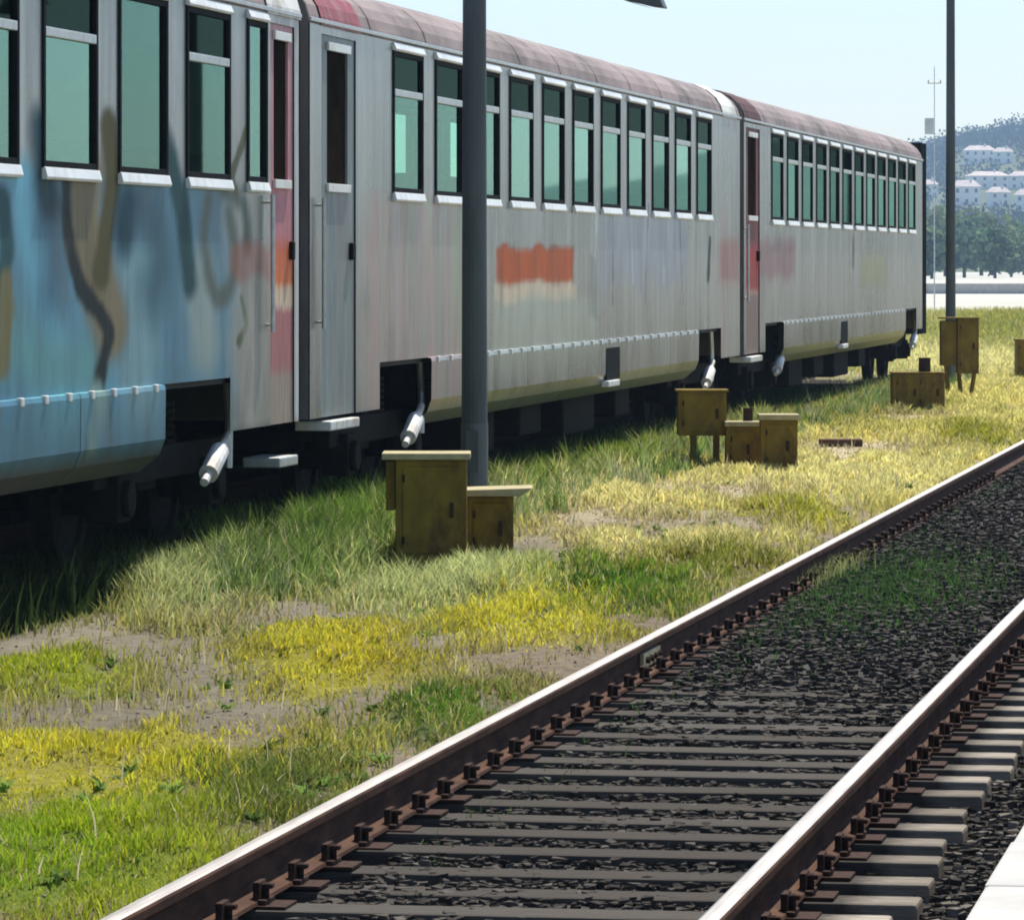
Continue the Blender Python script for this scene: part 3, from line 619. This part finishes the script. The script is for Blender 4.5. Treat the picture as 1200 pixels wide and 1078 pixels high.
# paint layouts: (Y, z) -> rgba, alpha = how much paint covers the steel
def seg_d(y, z, pts, ky=.55):
    d = np.full(y.shape, 1e9)
    for (ya, za), (yb, zb) in zip(pts[:-1], pts[1:]):
        ax, ay = ya * ky, za; bx, by = yb * ky, zb; px, py = y * ky, z
        t = np.clip(((px - ax) * (bx - ax) + (py - ay) * (by - ay)) / max(1e-6, (bx - ax) ** 2 + (by - ay) ** 2), 0, 1)
        d = np.minimum(d, np.hypot(px - ax - t * (bx - ax), py - ay - t * (by - ay)))
    return d
def px(*pts):
    p = [pts[0]] + list(pts) + [pts[-1]]; r = []
    for a, b, c, d in zip(p[:-3], p[1:-2], p[2:-1], p[3:]):
        for k in range(5):
            t = k / 5; r.append(tuple(.5 * (2 * q1 + (q2 - q0) * t + (2 * q0 - 5 * q1 + 4 * q2 - q3) * t * t + (3 * q1 - q0 - 3 * q2 + q3) * t ** 3) for q0, q1, q2, q3 in zip(a, b, c, d)))
    return [side_at(x, y) for x, y in r + [pts[-1]]]
def over(c, rgb, al, m):
    m = np.clip(m, 0, 1)[:, None]; return c * (1 - m) + m * np.array((*rgb, al))[None]
def stroke(c, y, z, pts, wd, rgb, al=.9, soft=.35, ky=.55):
    soft = soft * .8; j = (fbm(y * 5, z * 6, 51) - .5) * .04; d = seg_d(y, z, px(*pts), ky) / 1.55 + j
    return over(c, rgb, al, 1 - sstep(wd * (1 - soft), wd * (1 + soft), d))
def rect(c, y, z, x0, x1, y0, y1, rgb, al=.9, soft=.06, amt=1, jit=.1):
    a, zt = side_at(x0, y0); b, zb = side_at(x1, y1); zt2 = side_at(x0, y1)[1]; zz1, zz0 = max(zt, side_at(x1, y0)[1]), min(zb, zt2)
    j = (fbm(y * 2.2, z * 3, 61) - .5) * jit * 2
    m = sstep(a - soft * 3, a + soft * 3, y + j * 2) * (1 - sstep(b - soft * 3, b + soft * 3, y + j * 2)) * sstep(zz0 - soft, zz0 + soft, z + j) * (1 - sstep(zz1 - soft, zz1 + soft, z + j))
    return over(c, rgb, al, m * amt)
def steel(y, z, rgb=(.46, .47, .45), seed=0):
    s1 = fbm(y * 3.2, z * .22, 71 + seed); s2 = fbm(y * 11, z * .35, 81 + seed, 3); v = (.70 + .42 * s1 + .28 * (s2 - .5))[:, None]
    c = np.ones((len(y), 4)); c[:, :3] = np.array(rgb) * .76 * v ** 2.1; c[:, 3] = .25 + .2 * s1; return c
BLUE = (.060, .225, .33); LBLUE = (.15, .42, .54); DK = (.012, .020, .020); OLV = (.25, .205, .12); DOLV = (.10, .085, .03); TEAL = (.05, .17, .18)
def paint1(y, z):
    c = steel(y, z, (.44, .46, .45)); n = fbm(y * 1.5, z * 1.5, 5)
    low = z < 2.46
    blue = np.array(BLUE)[None] * (.75 + .5 * fbm(y * 2.5, z * .8, 15))[:, None] + np.array((.02, .03, .03))
    m = (sstep(2.50, 2.40, z) * (1 - sstep(32.0, 32.9, y + (n - .5) * 1.2)))[:, None]
    c[:, :3] = c[:, :3] * (1 - .92 * m) + blue * .92 * m; c[:, 3] = np.maximum(c[:, 3], .62 * m[:, 0])
    c = stroke(c, y, z, [(30, 215), (40, 290), (60, 380), (70, 440)], .10, LBLUE, .7, .8)
    c = stroke(c, y, z, [(160, 330), (165, 400), (160, 440)], .16, (.20, .37, .42), .6, .9)
    c = stroke(c, y, z, [(235, 330), (240, 400)], .14, (.30, .38, .36), .6, .9)
    c = stroke(c, y, z, [(20, 400), (60, 430), (110, 425)], .12, (.13, .34, .36), .7, 1.4)
    c = stroke(c, y, z, [(175, 250), (190, 300), (180, 340)], .13, (.045, .14, .19), .7, 1.4)
    c = stroke(c, y, z, [(55, 250), (65, 300), (62, 340)], .10, (.05, .16, .24), .7, 1.4)
    c = stroke(c, y, z, [(100, 205), (98, 260), (112, 320), (130, 380)], .15, OLV, .9, .5)
    c = stroke(c, y, z, [(128, 150), (132, 210), (122, 290), (118, 320)], .07, DOLV, .9, .5)
    c = stroke(c, y, z, [(78, 215), (80, 280), (95, 335), (122, 375), (126, 400), (115, 450), (98, 525)], .045, DK, .9, .6)
    c = stroke(c, y, z, [(48, 150), (50, 200), (60, 235)], .08, (.02, .07, .09), .9, .8)
    c = stroke(c, y, z, [(185, 150), (205, 205), (215, 260), (222, 330)], .07, (.02, .075, .08), .9, .7)
    c = stroke(c, y, z, [(3, 235), (8, 290), (3, 330)], .05, (.03, .10, .11), .9, .6)
    c = stroke(c, y, z, [(8, 330), (6, 400), (2, 430)], .05, (.22, .20, .09), .9, .6)
    c = stroke(c, y, z, [(150, 240), (146, 275)], .09, (.025, .09, .12), .9, .9)
    c = stroke(c, y, z, [(165, 160), (165, 190)], .03, (.03, .09, .10), .9, .6)
    c = stroke(c, y, z, [(243, 235), (240, 290), (252, 345), (268, 340), (276, 300), (268, 250)], .045, (.10, .13, .11), .7, 1.3)
    c = stroke(c, y, z, [(262, 225), (285, 240), (290, 290)], .04, (.09, .13, .11), .7, 1.3)
    c = stroke(c, y, z, [(283, 350), (288, 380), (280, 400)], .02, (.10, .14, .06), .9, .6)
    c = stroke(c, y, z, [(290, 150), (272, 205), (276, 225)], .025, (.12, .12, .06), .8, .6)
    c = stroke(c, y, z, [(112, 460), (100, 520)], .05, (.24, .36, .33), .8, .6)
    c = rect(c, y, z, 272, 318, 285, 330, (.50, .12, .05), .9, .05, .45)
    c = rect(c, y, z, 285, 356, 330, 492, (.48, .44, .36), .8, .05, .55)
    c = over(c, (.72, .71, .68), .9, sstep(34.42, 34.50, y) * .9)
    c = over(c, (.74, .72, .70), .9, sstep(33.35, 33.5, y) * sstep(3.5, 3.56, z))
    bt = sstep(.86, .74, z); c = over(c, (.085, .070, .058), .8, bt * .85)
    return c
def paint2(y, z):
    c = steel(y, z, (.45, .46, .44), 3)
    pk = (1 - sstep(40.8, 42.2, y)) * sstep(36.5, 37.2, y) * sstep(2.5, 2.4, z); n = fbm(y * 5, z * .4, 91)
    c = over(c, (.40, .32, .30), .5, pk * (.25 + .75 * n)); c = over(c, (.34, .38, .27), .5, pk * sstep(.5, .7, fbm(y * 6, z * .4, 95)) * .8)
    for xx, q in ((432, .5), (447, .35), (470, .3), (500, .4), (522, .3), (845, .4)): c = rect(c, y, z, xx, xx + 9, 235, 480, (.48, .27, .27), .5, .06, q, .2)
    c = rect(c, y, z, 582, 672, 290, 331, (.56, .13, .04), .9, .03, 1, .06)
    c = rect(c, y, z, 578, 676, 333, 352, (.78, .64, .46), .9, .04, .9, .06)
    c = rect(c, y, z, 575, 700, 352, 410, (.44, .50, .42), .4, .1, .6)
    c = rect(c, y, z, 705, 805, 245, 335, (.33, .36, .44), .5, .12, .75, .2)
    for q, xx in enumerate((700, 718, 738, 760, 778, 796)):
        c = stroke(c, y, z, [(xx, 242), (xx + (q % 3 - 1) * 4, 330 + 25 * (q % 2))], .016, (.20, .21, .23) if q % 2 else (.48, .54, .58), .6, .9)
    c = rect(c, y, z, 690, 700, 300, 375, (.24, .25, .25), .6, .04, .7)
    c = stroke(c, y, z, [(832, 282), (830, 325)], .04, (.08, .07, .07), .9, .5)
    c = rect(c, y, z, 842, 866, 280, 335, (.50, .12, .10), .8, .1, .5); c = rect(c, y, z, 838, 868, 328, 440, (.50, .45, .38), .7, .05, .5)
    c = over(c, (.66, .63, .60), .8, sstep(58.2, 58.5, y) * (1 - sstep(59.4, 59.6, y)) * sstep(3.52, 3.58, z))
    c = over(c, (.72, .70, .66), .8, (1 - sstep(34.93, 35.0, y)) * .5)
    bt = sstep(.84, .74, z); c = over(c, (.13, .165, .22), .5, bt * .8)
    return c
def paint3(y, z):
    c = steel(y, z, (.44, .44, .42), 7)
    c = rect(c, y, z, 888, 932, 282, 328, (.36, .09, .11), .8, .1, .5); c = rect(c, y, z, 868, 930, 330, 395, (.46, .42, .36), .7, .1, .5)
    c = rect(c, y, z, 1008, 1040, 300, 335, (.42, .42, .22), .6, .12, .7, .2)
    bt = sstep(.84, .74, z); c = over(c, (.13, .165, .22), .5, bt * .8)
    c = stroke(c, y, z, [(1000, 280), (1000, 310)], .05, (.17, .14, .12), .7, .7)
    return c
p1, p2 = 1.765, 1.79
carriage(9.45, 34.62, [32.9 - p1 * k for k in range(11, 0, -1)] + [(32.9, .62)], [(33.64, 34.42)], [(11.6, 13.6), (30.43, 32.41)], paint1, .028,
         'nearest carriage, its lower side sprayed with blue and olive graffiti', plain=(9, 11), damp=((0,), (.72,)), door_mats=[m_door1], bellows=(True, True), step=[(.50, m_alu)], bands=[(33.5, 34.6, m_white)])
carriage(34.90, 59.95, [38.03 + p2 * k for k in range(11)], [(35.35, 36.6)], [(37.52, 39.46), (55.84, 58.11)], paint2, .035,
         'middle carriage with an orange painted block under its row of windows', hatches=(49.3,), damp=((.6,), (.35,)), door_mats=[m_doorgrey], bands=[(35.3, 36.75, m_red), (58.2, 59.5, m_white)])
carriage(60.25, 85.2, [63.15 + 1.755 * k for k in range(12)], [(60.5, 61.9)], [(62.5, 64.2), (81.6, 84.0)], paint3, .06,
         'farthest carriage with a red end door, ending by the thin dark pole', hatches=(71.8,), damp=((1.0,), (1.2,)), door_mats=[m_door3], bellows=(True, 'wide'), bands=[(60.3, 62.0, m_roofdark)])

# ------------------------------------------------------------------ lamp poles
def lamp_pole(x, y, hgt, rad, label, arm):
    X, Y = ground_at(x, y); t = empty('lamp_pole', (X, Y, float(gz(np.array([X]), np.array([Y]))[0]) - .03)); tag(t, label, 'lamp pole', 'lamp poles between the tracks')
    mb = MB(); mb.tube((0, 0, 0), (0, 0, hgt), rad, rad * .72, n=20); mb.build('shaft', m_pole, t, smooth=False)
    mb = MB(); mb.tube((0, 0, 0), (0, 0, .9), rad * 1.03, rad * 1.02, n=20); mb.build('sleeve', M('galvanised_sleeve', (.13, .145, .14), .55, .4, .2, 6, (1, 1, .3)), t)
    mb = MB(); mb.box(-.2, .2, -.2, .2, 0, .03); bp = mb.build('base_plate', m_rust, t, bevel=.005)
    for a in (-.15, .15):
        for b in (-.15, .15): MB().tube((a, b, .03), (a, b, .07), .016, n=6).build('bolt', m_rust, bp)
    mb = MB(); mb.box(-.05, .05, -rad - .012, -rad + .006, .55, .85); mb.build('access_door', m_pole, t, bevel=.004)
    if arm:
        mb = MB(); mb.tube((0, 0, 4.72), (.75, 0, 4.50), .035, n=10); mb.tube((.75, 0, 4.50), (1.17, 0, 4.06), .035, n=10); mb.build('arm', m_pole, t)
        lm = MB(); lm.extrude([(0, 0), (.06, .10), (.30, .03), (.345, -.075), (.25, -.062)], -.11, .11); lo = lm.build('lamp_head', m_pole, t, bevel=.012); lo.location = (1.07, 0, 4.0)
        MB().extrude([(.03, -.004), (.22, -.066), (.24, -.074), (.05, -.018)], -.08, .08).build('lens', M('dusty_lens', (.35, .36, .34), .3), lo)
    mb = MB(); mb.tube((0, 0, hgt), (0, 0, hgt + .06), rad * .8, .02, n=12); mb.build('cap', m_pole, t)
    return t
lamp_pole(556, 636, 9.0, .098, 'thick dark grey lamp pole standing behind the tall olive cabinet', True)
lamp_pole(1114, 455, 9.5, .085, 'thinner far lamp pole in front of the hazy hillside', False)

# ------------------------------------------------------------------ trackside cabinets
def cab_root(name, x, y, label, rz=TH):
    X, Y = ground_at(x, y); t = empty(name, (X, Y, float(gz(np.array([X]), np.array([Y]))[0]) - .01), rz); tag(t, label, 'cabinet', 'olive trackside cabinets'); return t
def door_on(t, x0, x1, z0, z1, y, handle=True):
    d = MB().box(x0, x1, y - .012, y - .001, z0, z1).build('door', m_cab, t, bevel=.004)
    if handle: MB().box(x1 - .06, x1 - .035, y - .035, y - .012, (z0 + z1) / 2 - .05, (z0 + z1) / 2 + .05).build('handle', m_rust, d, bevel=.004)
    for zz in (z0 + .06, z1 - .1): MB().tube((x0 + .004, y - .016, zz), (x0 + .004, y - .016, zz + .05), .009, n=6).build('hinge', m_rust, d)
t = cab_root('relay_cabinet', 503, 670, 'tallest olive cabinet with pale lid, at the foot of the thick pole')
MB().box(-.22, .25, -.19, .19, .05, .755).build('body', m_cab, t, bevel=.012)
MB().box(-.285, -.222, -.14, .14, .42, .745).build('side_box', m_cab, t, bevel=.01)
MB().box(-.31, .275, -.23, .23, .757, .80).build('lid', m_lid, t, bevel=.008)
for a in (-.20, .13): MB().box(a, a + .10, -.15, .15, -.05, .05).build('leg', m_cab, t, bevel=.006)
door_on(t, -.17, .20, .14, .71, -.19); MB().box(-.1, .12, -.10, .10, -.04, .05).build('cable_duct', m_dark, t)
t = cab_root('battery_box', 575, 663, 'short olive box with wide pale top beside the tallest cabinet')
MB().box(-.155, .155, -.17, .17, .0, .475).build('body', m_cab, t, bevel=.012)
MB().extrude([(-.19, .478), (.20, .478), (.285, .535), (-.19, .520)], -.24, .26).build('lid', m_lid, t, bevel=.006)
door_on(t, -.115, .115, .09, .43, -.17)
t = cab_root('relay_cabinet', 823, 548, 'olive cabinet raised on two legs near the carriage joint')
MB().box(-.25, .235, -.18, .18, .34, .775).build('body', m_cab, t, bevel=.012); MB().box(-.27, .255, -.2, .2, .776, .80).build('lid', m_cab, t, bevel=.006)
for a in (-.12, .11): MB().box(a, a + .06, -.1, .1, 0, .34).build('leg', m_cab, t, bevel=.006)
door_on(t, -.2, .19, .38, .74, -.18)
t = cab_root('battery_box', 870, 549, 'left and lower of two olive boxes beside the legged cabinet')
MB().box(-.17, .17, -.15, .15, .0, .46).build('body', m_cab, t, bevel=.012); MB().box(-.18, .172, -.18, .17, .462, .51).build('lid', m_lid, t, bevel=.006); door_on(t, -.12, .1, .06, .41, -.15)
MB().tube((.06, .1, .5), (.06, .1, .64), .05, n=10).build('pipe', m_rust, t)
t = cab_root('battery_box', 911, 552, 'right of two olive boxes, with a long pale lid')
MB().box(-.17, .19, -.17, .17, .0, .545).build('body', m_cab, t, bevel=.012); MB().box(-.19, .21, -.21, .20, .547, .60).build('lid', m_lid, t, bevel=.006); door_on(t, -.12, .14, .08, .50, -.17)
t = cab_root('cable_box', 1075, 481, 'low wide olive box with a stub pipe on top')
MB().box(-.36, .36, -.25, .25, .0, .52).build('body', m_cab, t, bevel=.015); MB().box(-.375, .375, -.265, .265, .522, .545).build('lid', m_cab, t, bevel=.006); MB().tube((.1, 0, .54), (.1, 0, .74), .085, n=12).build('pipe', m_rust, t); door_on(t, -.3, -.01, .06, .47, -.25); door_on(t, .02, .31, .06, .47, -.25)
t = cab_root('relay_cabinet', 1124, 464, 'olive cabinet on splayed legs at the foot of the thin pole')
MB().box(-.04, .285, -.22, .22, .36, 1.20).build('body', m_cab, t, bevel=.012); MB().box(-.29, -.045, -.16, .16, .48, 1.17).build('side_box', m_cab, t, bevel=.012); MB().box(-.31, .30, -.24, .24, 1.202, 1.225).build('lid', m_cab, t, bevel=.006)
for a, b in ((-.02, .03), (.25, .18), (-.2, -.17)): MB().tube((b, 0, 0), (a, 0, .5), .035, n=8).build('leg', m_cab, t)
door_on(t, 0, .25, .42, 1.15, -.22)
t = cab_root('relay_cabinet', 1206, 444, 'olive cabinet cut off by the right edge, farthest from the camera')
MB().box(-.24, .26, -.2, .2, .1, .72).build('body', m_cab, t, bevel=.012); MB().box(-.26, .28, -.22, .22, .722, .75).build('lid', m_cab, t, bevel=.006)
for a in (-.2, .14): MB().box(a, a + .08, -.15, .15, 0, .1).build('leg', m_cab, t)
door_on(t, -.19, .21, .15, .68, -.2)
X, Y = ground_at(985, 524); o = MB().box(-.24, .24, -.09, .09, -.05, .09).build('rut_shade_block', m_rut, bevel=.015); o.location = (X, Y, -.12); o.rotation_euler = (.03, 0, .2)  # brown block added to stand in for a shadowed rut
tag(o, 'short brown block standing in for a shadowed rut in the dry grass', 'rut shade')

# ------------------------------------------------------------------ distance: masts, trees, houses, wood
m_mast = M('pale_grey_mast', (.50, .54, .55), .7, 0, .1, 2)
def mast(x, ytop, Yd, label, box):
    u = (x - 600) / F; Z = Yd; X = Z * (u * CT - ST); Y = Z * (CT + u * ST); hgt = H + (308 - ytop) / F * Z + .4
    t = empty('utility_mast', (X, Y, -.4)); tag(t, label, 'mast', 'distant masts')
    MB().tube((0, 0, 0), (0, 0, hgt), .028, .018, n=10).build('shaft', m_mast, t); MB().box(-.3, .3, -.03, .03, hgt * .93, hgt * .93 + .04).build('cross_arm', m_mast, t)
    for a in (-.26, .26): MB().tube((a, 0, hgt * .93 + .04), (a, 0, hgt * .93 + .16), .03, n=6).build('insulator', m_lid, t)
    if box: MB().tube((-.22, -.05, box), (-.22, -.05, box + .7), .2, n=12).build('transformer', m_mast, t)
mast(1095, 78, 215, 'far mast with a transformer, just past the end of the train', 7.9)

m_leaf = attr_mat('leaves', .7, 1, .3, 0, 0)
m_bark = M('bark', (.10, .075, .055), .9, 0, .3, 3, (1, 1, .2))
def crown_mesh(name, R, Hh, n, base, seed, sq=.55):
    r_ = np.random.default_rng(seed); d = r_.normal(size=(n, 3)); d /= np.linalg.norm(d, axis=1)[:, None]; lob = .72 + .42 * vn(d[:, 0] * 2 + 5, d[:, 1] * 2 + d[:, 2] * 3, seed); rr = (r_.random(n) ** .45)[:, None] * lob[:, None]
    c = d * rr * np.array((R, R, Hh)); nn = r_.normal(size=(n, 3)); nn /= np.linalg.norm(nn, axis=1)[:, None]; a = np.cross(nn, r_.normal(size=(n, 3))); a /= np.linalg.norm(a, axis=1)[:, None]; b = np.cross(nn, a); s = (sq * (.5 + r_.random(n)))[:, None]
    V = np.stack([c - a * s, c + b * s * .7, c + a * s, c - b * s * .7], 1).reshape(-1, 3); f = np.arange(4 * n).reshape(-1, 4)
    cc = np.array(base)[None] * (.55 + .9 * r_.random((n, 1))); o = big_mesh(name, V, f, m_leaf, np.repeat(cc, 4, 0)); me = o.data; bpy.data.objects.remove(o); return me
crowns = [crown_mesh('crown', 3.6 + .5 * i, 4.0 + .4 * (i % 2), 900, ((.12, .19, .10), (.16, .22, .11), (.10, .17, .10), (.14, .19, .08))[i], 40 + i) for i in range(4)]
tl = ['bluish green', 'pale green', 'dark green', 'olive green']
k = 0
for (x, ytop, Z) in ((1092, 262, 640), (1108, 245, 760), (1130, 255, 690), (1150, 247, 800), (1166, 262, 660), (1185, 270, 720), (1200, 258, 840)):
    u = (x - 600) / F; X = Z * (u * CT - ST); Y = Z * (CT + u * ST); top = H + (308 - ytop) / F * Z
    t = empty('broadleaf_tree', (X, Y, -.45)); i = k % 4
    loc = {1092: 'directly beside the end of the train', 1108: 'straight behind the thin lamp pole', 1130: 'just right of the thin lamp pole', 1150: 'below the middle white houses', 1166: 'right of the middle of the hillside gap', 1185: 'low down near the right edge', 1200: 'cut by the right edge of the picture'}[x]
    tag(t, f'{tl[i]} far tree {loc}', 'tree', 'row of far trees')
    s = (top + .45) / 9.0
    tr = MB(); tr.tube((0, 0, 0), (0, .1, 3.4), .28, .18, n=8)
    for q in range(4): a = q * 1.6 + k; tr.tube((0, .1, 2.6 + .2 * q), (1.6 * math.cos(a), 1.6 * math.sin(a), 4.8 + .3 * q), .12, .05, n=6)
    to = tr.build('trunk', m_bark, t); co = link('crown', crowns[i], t); co.location = (0, 0, 5.0); co.rotation_euler = (0, 0, k); t.scale = (s, s, s); k += 1
m_hwall = M('white_house_render', (.92, .91, .87), .8, 0, .08, .3); m_hroof = M('terracotta_roof', (.62, .52, .46), .8, 0, .25, .8); m_hwin = M('house_window_glass', (.05, .06, .07), .2, 0, .2, 1); m_hdoor = M('house_door', (.12, .07, .04), .6)
def house(x, y, wpx, hpx, label, floors):
    u = (x - 600) / F
    lo, hi = 1000., 2900.            # where the sight line through the foot meets the hillside
    for _ in range(60):
        Z = (lo + hi) / 2; X = Z * (u * CT - ST); Y = Z * (CT + u * ST); zt = float(terrain_z(np.array([X]), np.array([Y]))[0])
        if zt > H + (308 - y) / F * Z: hi = Z
        else: lo = Z
    s = Z / F * 1.25; w_, h_ = wpx * s, hpx * s; wl = h_ * .74; t = empty('hillside_house', (X, Y, zt - .3), TH * .5 + random.uniform(-.25, .25)); tag(t, label, 'house', 'white houses on the hillside')
    dp = max(6, w_ * .8); MB().box(-w_ / 2, w_ / 2, 0, dp, -1.5, wl).build('wall', m_hwall, t)
    r = MB(); e = .35
    r.quad((-w_ / 2 - e, -e, wl), (w_ / 2 + e, -e, wl), (w_ / 2 - w_ * .2, dp / 2, h_), (-w_ / 2 + w_ * .2, dp / 2, h_)); r.quad((w_ / 2 + e, dp + e, wl), (-w_ / 2 - e, dp + e, wl), (-w_ / 2 + w_ * .2, dp / 2, h_), (w_ / 2 - w_ * .2, dp / 2, h_))
    r.quad((w_ / 2 + e, -e, wl), (w_ / 2 + e, dp + e, wl), (w_ / 2 - w_ * .2, dp / 2, h_)); r.quad((-w_ / 2 - e, dp + e, wl), (-w_ / 2 - e, -e, wl), (-w_ / 2 + w_ * .2, dp / 2, h_)); r.quad((-w_ / 2 - e, -e, wl), (-w_ / 2 - e, dp + e, wl), (w_ / 2 + e, dp + e, wl), (w_ / 2 + e, -e, wl))
    ro = r.build('roof', m_hroof, t); MB().box(w_ * .15, w_ * .15 + .6, dp * .4, dp * .4 + .6, wl, h_ + .7).build('chimney', m_hwall, ro)
    fh = wl / floors; nw = max(2, int(w_ / 3))
    for fl in range(floors):
        for q in range(nw):
            xx = -w_ / 2 + w_ * (q + .5) / nw
            if fl == 0 and q == nw // 2: MB().box(xx - .5, xx + .5, -.06, .02, 0, 2.1).build('door', m_hdoor, t); continue
            wo = MB().box(xx - .5, xx + .5, -.05, .02, fl * fh + fh * .35, fl * fh + fh * .78).build('window', m_hwin, t); MB().box(xx - .6, xx + .6, -.14, -.052, fl * fh + fh * .30, fl * fh + fh * .35).build('sill', m_hwall, wo)
house(1091, 232, 14, 18, 'small white house at the left, between the train end and the pole', 2)
house(1133, 240, 26, 24, 'largest white house just right of the thin lamp pole', 2); house(1172, 243, 20, 20, 'lower white house to the right of the largest one', 2); house(1201, 248, 20, 22, 'low white house cut by the right edge', 2)
house(1160, 221, 38, 17, 'long white house in the middle of the hillside', 2); house(1196, 222, 24, 18, 'white house above the one cut by the right edge', 2)
house(1148, 192, 30, 18, 'bluish hazy white house, upper left of the group', 2); house(1176, 192, 18, 16, 'highest small white house near the ridge', 2)

# wood covering the hillside: one mass
r2 = np.random.default_rng(5); nT = 1900; Yt = 1180 + 1600 * r2.random(nT) ** .8; ang = (r2.random(nT) * 620 + 820 - 600) / F; Xt = Yt * np.tan(np.arctan(ang) - TH) ; zt = terrain_z(Xt, Yt)
hs = [o for o in bpy.data.objects if o.name.startswith('hillside_house')]
ok = np.ones(nT, bool)
for o in hs: q = o.location; ok &= ~((np.abs(Xt - q.x) < 11) & (Yt < q.y + 14) & (Yt > q.y - 75))
Xt, Yt, zt = Xt[ok], Yt[ok], zt[ok]; nT = len(Xt)
d = r2.normal(size=(nT, 42, 3)); d /= np.linalg.norm(d, axis=2)[..., None]; S = (2.2 + 2.4 * r2.random(nT))[:, None, None]; cpt = d * S * (r2.random((nT, 42, 1)) ** .4) * np.array((1, 1, 1.15)) + np.stack([Xt, Yt, zt + S[:, 0, 0] * 1.0], -1)[:, None]
a = r2.normal(size=(nT, 42, 3)); b = r2.normal(size=(nT, 42, 3)); a *= .75 / np.linalg.norm(a, axis=2)[..., None]; b *= .65 / np.linalg.norm(b, axis=2)[..., None]
V = np.stack([cpt - a, cpt + b, cpt + a, cpt - b], 2).reshape(-1, 3); f = np.arange(len(V)).reshape(-1, 4)
cc = np.array((.032, .06, .04))[None, None] * (.55 + .8 * r2.random((nT, 1, 1))) * (.8 + .4 * r2.random((nT, 42, 1))); tag(big_mesh('hillside_wood', V, f, m_leaf, np.repeat(cc.reshape(-1, 3), 4, 0)), 'dense hazy wood covering the far hillside', 'wood', kind='stuff')

# ------------------------------------------------------------------ haze
hz = MB().box(-1590, 1390, -110, 2990, -8, 150); hm = bpy.data.materials.new('haze_air'); hm.use_nodes = True; hn = hm.node_tree.nodes; hn.remove(hn['Principled BSDF'])
pv = hn.new('ShaderNodeVolumePrincipled'); pv.inputs['Color'].default_value = (.50, .72, 1.0, 1); pv.inputs['Density'].default_value = .00023; pv.inputs['Anisotropy'].default_value = .2
hm.node_tree.links.new(pv.outputs[0], hn['Material Output'].inputs['Volume'])
tag(hz.build('haze', hm), 'thin pale blue haze over the whole place', 'haze', kind='stuff')
